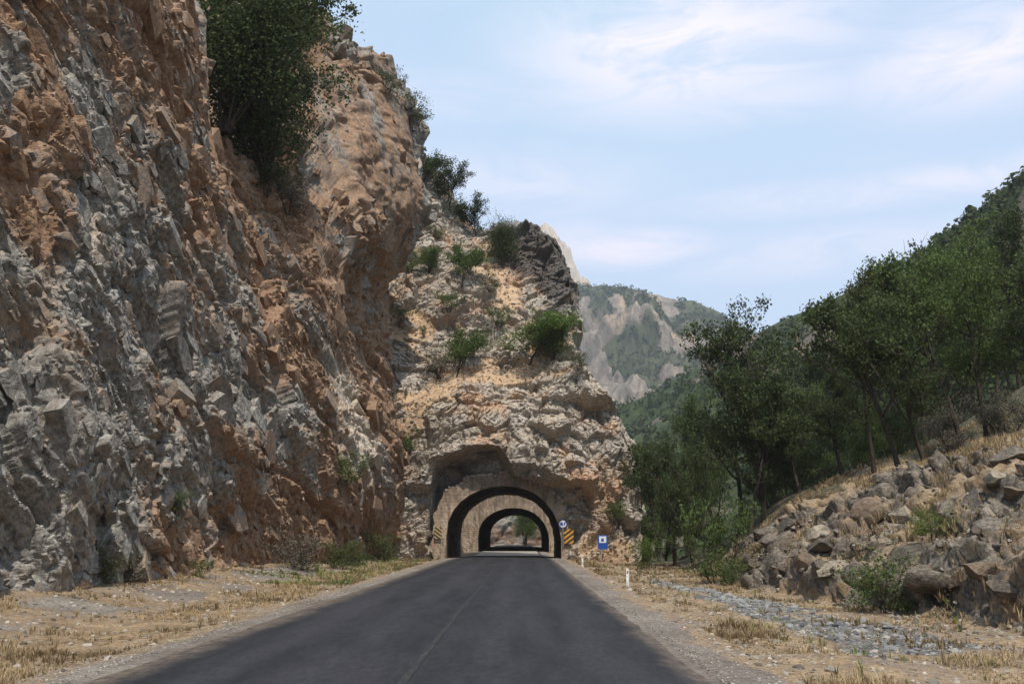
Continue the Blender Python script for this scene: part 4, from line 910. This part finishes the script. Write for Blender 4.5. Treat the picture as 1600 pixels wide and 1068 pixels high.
splant('bush', 541, 755, 1.9, 'upright green bush on the orange rock near the overhang', 'bush', 'leaf_mid', surf=cliff_pt)
splant('bush_b', 455, 330, 1.8, 'brown dry bush below the cliff top trees', 'bush', 'leaf_grey', surf=cliff_pt)
splant('bush_b', 420, 300, 1.8, 'faded shrub at the rim under the lowest dark tree', 'bush', 'leaf_olive', surf=cliff_pt)
for px, Y, h, lb, lm, kd in [(600, 72, 2.0, 'grey green bush at the cliff foot nearest the tunnel', 'leaf_olive', 'bush'), (530, 56, 1.5, 'green bush at the cliff foot below the upright one', 'leaf_olive', 'bush'), (555, 60, 1.2, 'low green bush right of the larger bush at the cliff foot', 'leaf_mid', 'bush_b'), (470, 50, 1.6, 'reddish brown dry bush at the foot of the orange cliff', 'leaf_grey', 'bush_b'),
                         (145, 30.5, 1.0, 'dusty green bush at the foot of the grey cliff', 'leaf_olive', 'bush_b'), (200, 32.5, .8, 'low brown bush right of the dusty green one', 'leaf_grey', 'bush_b'), (315, 38.5, .7, 'small green weed where grey rock meets orange rock', 'leaf_mid', 'bush')]:
    gplant(kd, px, Y, h, lb, 'bush', lm)
p = at(815, 835, 214); plant('dense', (p[0] + .8, 209, .2), 7.0, 'round green bush lit up beyond the far end of the tunnels', 'bush', 'leaf_mid', wide=.8)

# ---- forests on the hills: nobody could count them
def scatter_blobs(name, V, veg, nu, nv, count, smin, smax, seed, matl, thr=.55, faces=1):
    rs = np.random.RandomState(seed); ok = np.where((veg > thr))[0]
    if len(ok) == 0: return
    pick = ok[rs.randint(0, len(ok), count)]; G_ = V.reshape(nu, nv, 3); i = pick // nv; j = pick % nv; i2 = np.clip(i + 1, 0, nu - 1); j2 = np.clip(j + 1, 0, nv - 1)
    a = rs.rand(count, 1); b = rs.rand(count, 1); c0 = G_[i, j]; P_ = c0 + (G_[i2, j] - c0) * a + (G_[i, j2] - c0) * b
    # each crown is a shell of leaf clumps facing every way
    nq = faces; N = count * nq; R_ = np.repeat(rs.uniform(smin, smax, count), nq)[:, None]
    d_ = rs.randn(N, 3); d_ /= np.linalg.norm(d_, axis=1)[:, None]; d_[:, 2] = d_[:, 2] * .9 + .25
    c_ = np.repeat(P_, nq, 0) + d_ * R_ * rs.uniform(.65, 1.0, (N, 1)) + np.array([0, 0, .45]) * R_
    nn = d_ + .5 * rs.randn(N, 3); nn /= np.linalg.norm(nn, axis=1)[:, None]; a1 = np.cross(nn, rs.randn(N, 3)); a1 /= np.linalg.norm(a1, axis=1)[:, None]; a2 = np.cross(nn, a1)
    q_ = R_ * rs.uniform(.22, .45, (N, 1)) * (14.0 / nq) ** .3
    VV = np.stack([c_ - a1 * q_, c_ - a2 * q_, c_ + a1 * q_ * 1.1, c_ + a2 * q_ * .9], 1).reshape(-1, 3)
    me = npmesh(name, VV, np.arange(len(VV)).reshape(-1, 4), [matl], smooth=False); at_ = me.attributes.new('shade', 'FLOAT', 'POINT'); at_.data.foreach_set('value', np.repeat(np.repeat(rs.rand(count) * .6, nq) + rs.rand(N) * .4, 4).astype(np.float32))
    tag(link(name, me), 'dense green woodland covering the ' + {'far_woodland': 'far mountain', 'hill_woodland': 'middle hill', 'slope_woodland': 'steep hillside on the right'}[name], 'woodland', kind='stuff')
scatter_blobs('far_woodland', farm[0], farm[1], farm[2], farm[3], 13000, 2, 5.5, 401, M['leaf_dark'], .45, 7)
scatter_blobs('hill_woodland', mid[0], mid[1], mid[2], mid[3], 5000, 1.2, 3.0, 402, M['leaf_dark'], .45, 16)
scatter_blobs('slope_woodland', near[0], near[1], near[2], near[3], 4200, .8, 2.0, 403, M['leaf_dark'], .42, 22)

# ================================================================== ROCKS
def ico_base(sub):
    import bmesh
    bm = bmesh.new(); bmesh.ops.create_icosphere(bm, subdivisions=sub, radius=1); bm.verts.ensure_lookup_table()
    V = np.array([v.co[:] for v in bm.verts]); Fq = np.array([[v.index for v in f.verts] for f in bm.faces]); bm.free(); return V, Fq
def rock_shape(rs, V, planes=11, elong=(1, .8, .6)):
    U = V.copy()
    for _ in range(planes):
        n_ = rs.randn(3); n_ /= np.linalg.norm(n_); d = rs.uniform(.45, .8); s_ = U @ n_; U = U - np.clip(s_ - d, 0, None)[:, None] * n_ * .98
    return U * np.array(elong)
IV, IFc = ico_base(4); RK = []
for k_ in range(12):
    rs = np.random.RandomState(500 + k_); U = rock_shape(rs, IV, 13, (1, rs.uniform(.6, .95), rs.uniform(.45, .75)))
    U = U + (.035 * fbm(U * 1.0 + k_ * 9, .5, 3, 510 + k_) + .02 * facet(U + k_ * 7, .4, 520 + k_))[:, None] * U
    RK.append(U)
M['boulder'] = {}
def boulder_mat(name, a, b, c_):
    m_, q = mat(name); oi = q.node('ShaderNodeObjectInfo'); p_ = q.vmath('ADD', q.pos, q.vmath('MULTIPLY', oi.outputs['Location'], (3.1, 2.3, 1.7)))
    n1 = q.noise(p_, 1.6, 5, .65, .3); n2 = q.noise(p_, 7, 5, .65); n3 = q.noise(p_, 26, 3, .7)
    cc_ = q.mix(q.rng(n2, .35, .65), a, b); cc_ = q.mix(q.rng(n1, .5, .66, 0, .75), cc_, c_); cc_ = q.mult(cc_, q.mix(q.rng(n3, .3, .7), (.8, .8, .8), (1.18, 1.17, 1.15)))
    q.l.new(cc_, q.b.inputs['Base Color']); q.l.new(bump(q, n3, .5, .02, bump(q, n2, .7, .08)), q.b.inputs['Normal']); return m_
BM = {'grey': boulder_mat('grey_boulder', (.10, .083, .068), (.215, .185, .147), (.06, .05, .042)), 'pale': boulder_mat('pale_boulder', (.21, .175, .135), (.34, .29, .22), (.11, .09, .07)), 'dark': boulder_mat('dark_boulder', (.065, .055, .048), (.14, .12, .10), (.19, .145, .10)), 'brown': boulder_mat('brown_boulder', (.14, .102, .075), (.24, .18, .125), (.09, .072, .056))}
RM = {}
for k_, U in enumerate(RK):
    for cn, bm_ in BM.items():
        RM[(k_, cn)] = npmesh('boulder_%s' % cn, U, IFc, [bm_], smooth=False)
gv3 = P3 = None
gp = np.empty(len(ground.data.vertices) * 3, np.float32); ground.data.vertices.foreach_get('co', gp); gp = gp.reshape(-1, 3)
gsel = gp[(gp[:, 0] > 2.5) & (gp[:, 1] > 10) & (gp[:, 1] < 90) & (gp[:, 0] < 40)]
def ground_pt(px, py):
    d = gsel - CAM; s_ = d[:, 1]; r_ = ray(px, py); e = (d[:, 0] / s_ - r_[0]) ** 2 + (d[:, 2] / s_ - r_[2]) ** 2
    near_ = e < (5.0 / F) ** 2
    if near_.any():
        j = np.where(near_)[0]; return gsel[j[np.argmin(s_[j])]]
    return gsel[np.argmin(e)]
BG = 'boulders and blocks on the rocky bank right of the road'
rb = random.Random(77)
def boulder(px, py, wpx, cn, label, group=None, sink=.7, loc=None):
    p = ground_pt(px, py) if loc is None else loc; s_ = wpx / F * p[1] * .62
    o = link('boulder', RM[(rb.randrange(12), cn)]); tag(o, label, 'boulder', group); o.scale = (s_ * rb.uniform(.9, 1.15), s_ * rb.uniform(.85, 1.1), s_ * rb.uniform(.8, 1.1))
    o.location = (float(p[0]), float(p[1]), float(p[2]) - s_ * sink * .4); o.rotation_euler = (rb.uniform(-.35, .35), rb.uniform(-.35, .35), rb.uniform(0, 6.28)); return o
named = [(1210, 998, 34, 'pale', 'single pale block lying at the verge apart from the bank'), (1460, 742, 60, 'pale', 'big cream boulder high on the bank under the straight tree'), (1525, 735, 56, 'dark', 'dark boulder right of the big cream one'), (1230, 812, 50, 'dark', 'dark block at the left top corner of the bank'), (1205, 838, 44, 'grey', 'grey block at the left end of the bank below the dark corner block'),
         (1290, 825, 62, 'pale', 'pale flat topped block on the left part of the bank'), (1355, 790, 70, 'brown', 'brown sunlit slab in the middle of the bank crest'), (1380, 765, 46, 'grey', 'grey block behind the brown sunlit slab'), (1375, 835, 58, 'pale', 'light split boulder above the dark cave like gap'), (1430, 850, 84, 'dark', 'large shadowed boulder beside the dark gap in the bank'),
         (1265, 870, 70, 'brown', 'brown rounded block low on the left part of the bank'), (1350, 880, 64, 'dark', 'dark squat block at the foot of the bank left of the green bush'), (1480, 795, 56, 'grey', 'grey leaning block right of the brown sunlit slab'), (1560, 790, 60, 'grey', 'grey block near the right edge below the dark boulder'), (1555, 735, 44, 'pale', 'small pale block at the top right of the bank'),
         (1450, 900, 90, 'grey', 'grey ribbed boulder right of the fresh green bush'), (1540, 880, 76, 'brown', 'wide brown boulder at the lower right of the bank'), (1585, 850, 50, 'grey', 'grey boulder half cut by the right edge'), (1180, 872, 40, 'dark', 'dark block at the leftmost foot of the bank'), (1570, 920, 60, 'dark', 'dark boulder at the right edge near the dry grass'),
         (1365, 932, 74, 'grey', 'smooth grey boulder leaning out at the foot of the bank in front of the bush'), (1320, 848, 46, 'grey', 'grey wedge between the pale flat block and the light split boulder'), (1340, 715, 30, 'brown', 'small brown rock on the bare slope below the wood'), (1310, 722, 40, 'dark', 'dark low outcrop on the bare slope left of the small brown rock'), (1410, 812, 50, 'pale', 'pale slab at the right of the light split boulder'),
         (1175, 935, 26, 'pale', 'flat cream stone on the slate rubble'), (1430, 988, 30, 'grey', 'dark grey stone poking from the dry grass at lower right'), (1585, 700, 60, 'grey', 'grey ledge at the right edge near the dry grass crest'), (1500, 690, 34, 'grey', 'grey stone on the crest between trunks and dry grass')]
for px, py, wpx, cn, lb in named: boulder(px, py, wpx, cn, lb, BG if py < 940 else None)
tones = {'grey': 'grey', 'pale': 'cream', 'dark': 'dark', 'brown': 'brown'}; used = {}
for i in range(22):
    px = rb.uniform(1165, 1600); lo = np.interp(px, [1150, 1240, 1400, 1600], [815, 795, 745, 690]); hi = np.interp(px, [1150, 1350, 1600], [890, 905, 940]); py = rb.uniform(lo, hi)
    cn = rb.choice(['grey', 'grey', 'pale', 'dark', 'brown']); wpx = rb.uniform(16, 60)
    nb = sorted(named, key=lambda q_: (q_[0] - px) ** 2 + (q_[1] - py) ** 2)
    for q_ in nb:
        dx, dy = px - q_[0], py - q_[1]; rel = ('right of' if dx > 0 else 'left of') if abs(dx) > abs(dy) else ('below' if dy > 0 else 'above')
        sh = ' '.join(q_[4].split()[:9]); lb = '%s %s block %s the %s' % ('small' if wpx < 26 else ('middling' if wpx < 38 else 'larger'), tones[cn], rel, sh)
        if lb not in used: break
    used[lb] = 1; boulder(px, py, wpx, cn, lb, BG, sink=1.1)
# loose rubble
I1, F1_ = ico_base(1); RUB = [rock_shape(np.random.RandomState(600 + k_), I1, 7, (1, .8, .55)) for k_ in range(10)]
def rubble(name, pts, sizes, matl, label, seed):
    rs = np.random.RandomState(seed); Vs = []; nv_ = len(I1); N = len(pts); A_ = rs.rand(N) * 6.28; B_ = rs.randn(N) * .5
    for p_, s_, a, b in zip(pts, sizes, A_, B_):
        U = RUB[rs.randint(10)] * s_; c_, d_ = math.cos(a), math.sin(a); e_, g_ = math.cos(b), math.sin(b)
        y_ = U[:, 1] * e_ - U[:, 2] * g_; z_ = U[:, 1] * g_ + U[:, 2] * e_; Vs.append(np.stack([U[:, 0] * c_ - y_ * d_, U[:, 0] * d_ + y_ * c_, z_], 1) + p_)
    FF = F1_[None] + (np.arange(N) * nv_)[:, None, None]
    me = npmesh(name, np.concatenate(Vs), FF.reshape(-1, 3), [matl], smooth=False); a = me.attributes.new('shade', 'FLOAT', 'POINT'); a.data.foreach_set('value', np.repeat(rs.rand(N), nv_).astype(np.float32))
    return tag(link(name, me), label, 'rubble', kind='stuff')
def stone_mat(name, a, b):
    m_, q = mat(name); at_ = q.node('ShaderNodeAttribute', attribute_name='shade'); q.l.new(q.mix(at_.outputs['Fac'], a, b), q.b.inputs['Base Color']); q.l.new(bump(q, q.noise(q.pos, 20, 3), .5, .02), q.b.inputs['Normal']); return m_
SL = stone_mat('slate_stone', (.07, .07, .072), (.27, .265, .255)); LM = stone_mat('pale_stone', (.09, .078, .065), (.40, .355, .30))
def on_ground(xs, ys, dz=0):
    return np.stack([xs, ys, ground_z(xs, ys) + dz], 1)
rs = np.random.RandomState(9)
N = 3000; ys = 18 + rs.rand(N) ** .8 * 28; xs = XR + 3.2 + rs.rand(N) * np.clip(foot(ys) - 2.4 - XR - 3.2, .5, 9) ; nn_ = fbm(np.stack([xs, ys, 0 * xs], 1), 2.5, 3, 60); ok = nn_ > -.25
rubble('slate_rubble', on_ground(xs[ok], ys[ok], .0), rs.uniform(.02, .11, ok.sum()) * (1 + 1.3 * (rs.rand(ok.sum()) < .07)), SL, 'loose blue grey slate rubble between the right verge and the bank', 1)
N = 3400; ys = 12 + rs.rand(N) ** 1.3 * 60; xs = XR + .7 + rs.rand(N) * 8.5
rubble('scattered_stones', on_ground(xs, ys), rs.uniform(.02, .08, N) * (1 + 1.2 * (rs.rand(N) < .04)), LM, 'small pale stones strewn over the dry grass on the right', 2)
N = 3000; ys = 14 + rs.rand(N) ** 1.3 * 66; xs = XL - .6 - rs.rand(N) * 8
wl = np.exp(-((XL - xs - 4.9) / 1.3) ** 2) + .35; ok = rs.rand(N) < wl
rubble('cliff_scree', on_ground(xs[ok], ys[ok]), rs.uniform(.025, .12, ok.sum()), LM, 'grey and white scree fallen along the foot of the left cliff', 3)
js = rs.randint(0, len(P1s), 60000); rkf = SPUR[3].reshape(-1)[keep]; gg = P1s[js]; er = rkf[js] < .5; gg = gg[er][:900]
rubble('ledge_stones', gg - np.array([0, .05, 0]), rs.uniform(.05, .22, len(gg)), LM, 'loose stones lying on the earth ledges of the spur', 4)
bk = gp[(gp[:, 0] > 10) & (gp[:, 0] < 24) & (gp[:, 1] > 18) & (gp[:, 1] < 62)]; bk = bk[rs.randint(0, len(bk), 2200)]
rubble('bank_rubble', bk, rs.uniform(.04, .20, len(bk)), stone_mat('bank_stone', (.09, .075, .06), (.30, .26, .21)), 'broken stones between the boulders of the right bank', 5)

N = 9000; ys = 10.5 + rs.rand(N) ** 1.6 * 40; sd2 = rs.rand(N) < .5; o_ = rs.rand(N) ** 1.3 * 1.9 - .12; xs = np.where(sd2, XR + o_, XL - o_)
pp = on_ground(xs, ys); inr = o_ < .05; pp[inr, 2] = .0
rubble('shoulder_gravel', pp, rs.uniform(.008, .028, N), LM, 'fine gravel strewn along both edges of the asphalt', 6)
# ---- dry grass
def tufts(name, pts, hs, matl, label, seed, blades=6, lean_=.9, wd=.010):
    rs = np.random.RandomState(seed); N = len(pts); lf = fbm(pts, 1.8, 3, 740); lf2 = fbm(pts + 50, 2.6, 3, 741); hs = hs * np.clip(1 + 2.2 * lf, .45, 2.2); p = np.repeat(pts, blades, 0); h_ = np.repeat(hs, blades) * rs.uniform(.5, 1.1, N * blades); a = rs.rand(N * blades) * 6.283
    b0 = p + np.stack([np.cos(a), np.sin(a), 0 * a], 1) * (rs.rand(N * blades) * .06)[:, None]; L_ = lean_ * rs.rand(N * blades) * h_
    tip = b0 + np.stack([np.cos(a) * L_, np.sin(a) * L_, h_], 1); midp = b0 + np.stack([np.cos(a) * L_ * .3, np.sin(a) * L_ * .3, h_ * .55], 1); sd_ = np.stack([-np.sin(a), np.cos(a), 0 * a], 1) * (wd * (.6 + p[:, 1] / 28))[:, None]
    V = np.stack([b0 - sd_, b0 + sd_, midp + sd_ * .7, tip, midp - sd_ * .7], 1).reshape(-1, 3); i0 = (np.arange(N * blades) * 5)[:, None]
    Fq = [i0 + np.array([[0, 1, 2, 4]]), i0 + np.array([[4, 2, 3]])]
    me = npmesh(name, V, Fq, [matl], smooth=False); at_ = me.attributes.new('shade', 'FLOAT', 'POINT'); at_.data.foreach_set('value', np.repeat(np.clip(np.repeat(.5 + 1.3 * lf2 + .35 * (rs.rand(N) - .5), blades) + (rs.rand(N * blades) - .5) * .4, 0, 1), 5).astype(np.float32))
    return tag(link(name, me), label, 'grass', kind='stuff')
def gr_pts(N, x0, x1, y0, y1, seed, dens):
    rs = np.random.RandomState(seed); ys = y0 + rs.rand(N) ** 1.5 * (y1 - y0); xs = x0 + rs.rand(N) * (x1 - x0); nn_ = fbm(np.stack([xs, ys, 0 * xs], 1), 3, 3, 700); d = dens(xs, ys) * (1 + 3.4 * nn_)
    ok = rs.rand(N) < d; return on_ground(xs[ok], ys[ok], -.01)
pR = gr_pts(30000, XR + 1.2, 12, 11, 80, 71, lambda x_, y_: .95 * np.exp(-((x_ - XR - 1.8) / .8) ** 2) + .62 * sstep(x_ - XR, 3.5, 6) * (1 - .55 * sstep(y_, 19, 23) * (1 - sstep(y_, 40, 46))))
tufts('dry_grass', pR, np.random.RandomState(1).uniform(.025, .12, len(pR)) * (1 + 1.6 * (np.random.RandomState(8).rand(len(pR)) < .03)), M['grass'], 'dry golden grass along the right verge of the road', 72)
pL = gr_pts(26000, -13, XL - .8, 12, 82, 73, lambda x_, y_: .9 * np.exp(-((XL - x_ - 2.2) / 1.2) ** 2) + .45 * np.exp(-((XL - x_ - 6.9) / .8) ** 2) + .06)
tufts('dry_grass', pL, np.random.RandomState(2).uniform(.025, .11, len(pL)) * (1 + 1.8 * (np.random.RandomState(8).rand(len(pL)) < .03)), M['grass'], 'dry golden grass between the road and the left cliff', 74)
pS = on_ground(np.random.RandomState(5).uniform(11.5, 30, 8000), np.random.RandomState(6).uniform(20, 62, 8000)); tufts('dry_grass', pS + np.array([0, 0, .1]), np.random.RandomState(3).uniform(.08, .26, len(pS)), M['grass'], 'dry straw coloured grass on the slope above the rocky bank', 75)
pG = gr_pts(2600, -12, XL - 1, 40, 84, 76, lambda x_, y_: .5 + 0 * x_); tufts('green_grass', pG, np.random.RandomState(4).uniform(.06, .22, len(pG)), M['grass_green'], 'greener grass on the left verge near the tunnel', 77)
pG = gr_pts(900, 4.5, 12, 14, 70, 78, lambda x_, y_: .35 + 0 * x_); tufts('green_grass', pG, np.random.RandomState(4).uniform(.06, .25, len(pG)), M['grass_green'], 'scattered green weeds in the dry grass on the right', 79)
js = rs.randint(0, len(P1s), 90000); gg = P1s[js]; gg = gg[rkf[js] < .35][:1000]
tufts('dry_grass', gg, rs.uniform(.06, .22, len(gg)), M['grass'], 'dry orange grass on the ledges above the tunnel', 80, 7)

# ================================================================== SIGNS AND POSTS
def hazard(x_, z_, w_, h_, y_, flip, label):
    t0 = empty('hazard_board', (x_, y_, z_), 0, label, 'hazard board', 'striped hazard boards on the tunnel portal')
    b = MB(); b.box((0, 0, h_ / 2), (w_, .03, h_)); b.build('board', M['paint_yellow' if flip > 0 else 'paint_faded'], t0)
    nst = 3; th = h_ / (nst * 2)
    for i in range(-2, nst * 2):
        z0 = i * h_ / nst - h_ * .2; pts = [(-w_ / 2, z0), (w_ / 2, z0 + w_ * .75), (w_ / 2, z0 + w_ * .75 + th * .95), (-w_ / 2, z0 + th * .95)]
        pts = [(a if flip > 0 else -a, c_) for a, c_ in pts]
        def clipz(ps, lim, sgn):
            out = []
            for i_ in range(len(ps)):
                a, c_ = ps[i_], ps[(i_ + 1) % len(ps)]; ia = sgn * (a[1] - lim) <= 0; ib = sgn * (c_[1] - lim) <= 0
                if ia: out.append(a)
                if ia != ib: t_ = (lim - a[1]) / (c_[1] - a[1]); out.append((a[0] + (c_[0] - a[0]) * t_, lim))
            return out
        pts = clipz(pts, h_, 1)
        if len(pts) > 2: pts = clipz(pts, 0, -1)
        if len(pts) > 2:
            b = MB(); b.poly(pts, -.021, -.017); b.build('stripe', M['paint_black'], t0)
    return t0
p = at(889, 849, 83.7); q = at(889, 826, 83.7)
hazard(p[0], p[2], .80, q[2] - p[2], 83.75, 1, 'yellow board with black diagonal stripes on the right side of the portal')
p = at(684, 841, 83.7); q = at(684, 823, 83.7)
hazard(p[0], p[2], .62, q[2] - p[2], 83.75, -1, 'faded yellow striped board on the left side of the portal')
t0 = empty('round_sign', tuple(at(879.5, 818, 83.8)), 0, 'small round blue and white sign above the right striped board', 'road sign')
b = MB(); b.cyl((0, 0, 0), .36, .03, 28, 'y'); b.build('disc', M['paint_white'], t0)
b = MB()
for a in range(28):
    a0, a1 = 2 * math.pi * a / 28, 2 * math.pi * (a + 1) / 28
    b.add([(r_ * math.cos(t_), -.004, r_ * math.sin(t_)) for r_, t_ in ((.30, a0), (.36, a0), (.36, a1), (.30, a1))], [(0, 1, 2, 3)])
b.build('rim', M['paint_blue'], t0)
b = MB(); b.poly([(-.24, -.14), (-.02, -.14), (-.02, .12), (-.10, .20), (-.24, .10)], -.008, -.003); b.poly([(.08, -.10), (.20, -.10), (.20, .14), (.08, .14)], -.008, -.003); b.build('symbol', M['paint_blue'], t0)
b = MB(); b.cyl((0, .0, -1.9), .035, 1.9, 8); b.build('post', M['metal'], t0)
p = at(940, 884, 62.0); zg = gz(p[0], 62.0)
t0 = empty('information_sign', (p[0], 62.0, zg), 0, 'blue roadside sign with a white square panel on a thin post', 'road sign')
b = MB(); b.cyl((0, .04, -.2), .032, 2.0, 10); b.build('post', M['metal'], t0)
zt_ = at(943, 836, 62)[2] - zg; b = MB(); b.box((.10, 0, zt_ - .42), (.60, .03, .86)); b.build('board', M['paint_blue'], t0, .01)
b = MB(); b.box((.10, -.019, zt_ - .25), (.44, .008, .40)); b.build('panel', M['paint_white'], t0)
b = MB(); b.poly([(.0, zt_ - .38), (.17, zt_ - .38), (.17, zt_ - .22), (.10, zt_ - .14), (.0, zt_ - .22)], -.028, -.024); b.build('symbol', M['paint_blue'], t0)
for px, Y, h_, lb in [(979, 38.5, .80, 'nearer white roadside marker post in the dry grass'), (909.5, 62, .78, 'white marker post between the tunnel and the blue sign')]:
    x_ = (ray(px, 850) * Y)[0]; t0 = empty('marker_post', (x_, Y, gz(x_, Y)), .1, lb, 'marker post', 'white marker posts on the right verge')
    b = MB(); b.add([(-.06, -.05, -.2), (.06, -.05, -.2), (.045, .05, -.2), (-.045, .05, -.2), (-.055, -.045, h_), (.055, -.045, h_ - .05), (.04, .045, h_ - .05), (-.04, .045, h_)], [(0, 1, 5, 4), (1, 2, 6, 5), (2, 3, 7, 6), (3, 0, 4, 7), (4, 5, 6, 7)]); b.build('post', M['paint_white'], t0)
    b = MB(); b.box((0, -.052, h_ - .17), (.06, .006, .09)); b.build('reflector', M['paint_red'], t0)

# ================================================================== HAZE
m_ = bpy.data.materials.new('haze'); m_.use_nodes = True; q = NT(m_.node_tree); q.n.clear(); o_ = q.node('ShaderNodeOutputMaterial'); v_ = q.node('ShaderNodeVolumePrincipled'); v_.inputs['Density'].default_value = .00018; v_.inputs['Color'].default_value = (.90, .93, 1, 1); v_.inputs['Anisotropy'].default_value = .2
q.l.new(v_.outputs[0], o_.inputs['Volume'])
b = MB(); b.box((0, 1180, 285), (5200, 2560, 640)); hz = b.build('haze', m_); tag(hz, 'thin blue haze filling the valley air', 'haze', kind='stuff')
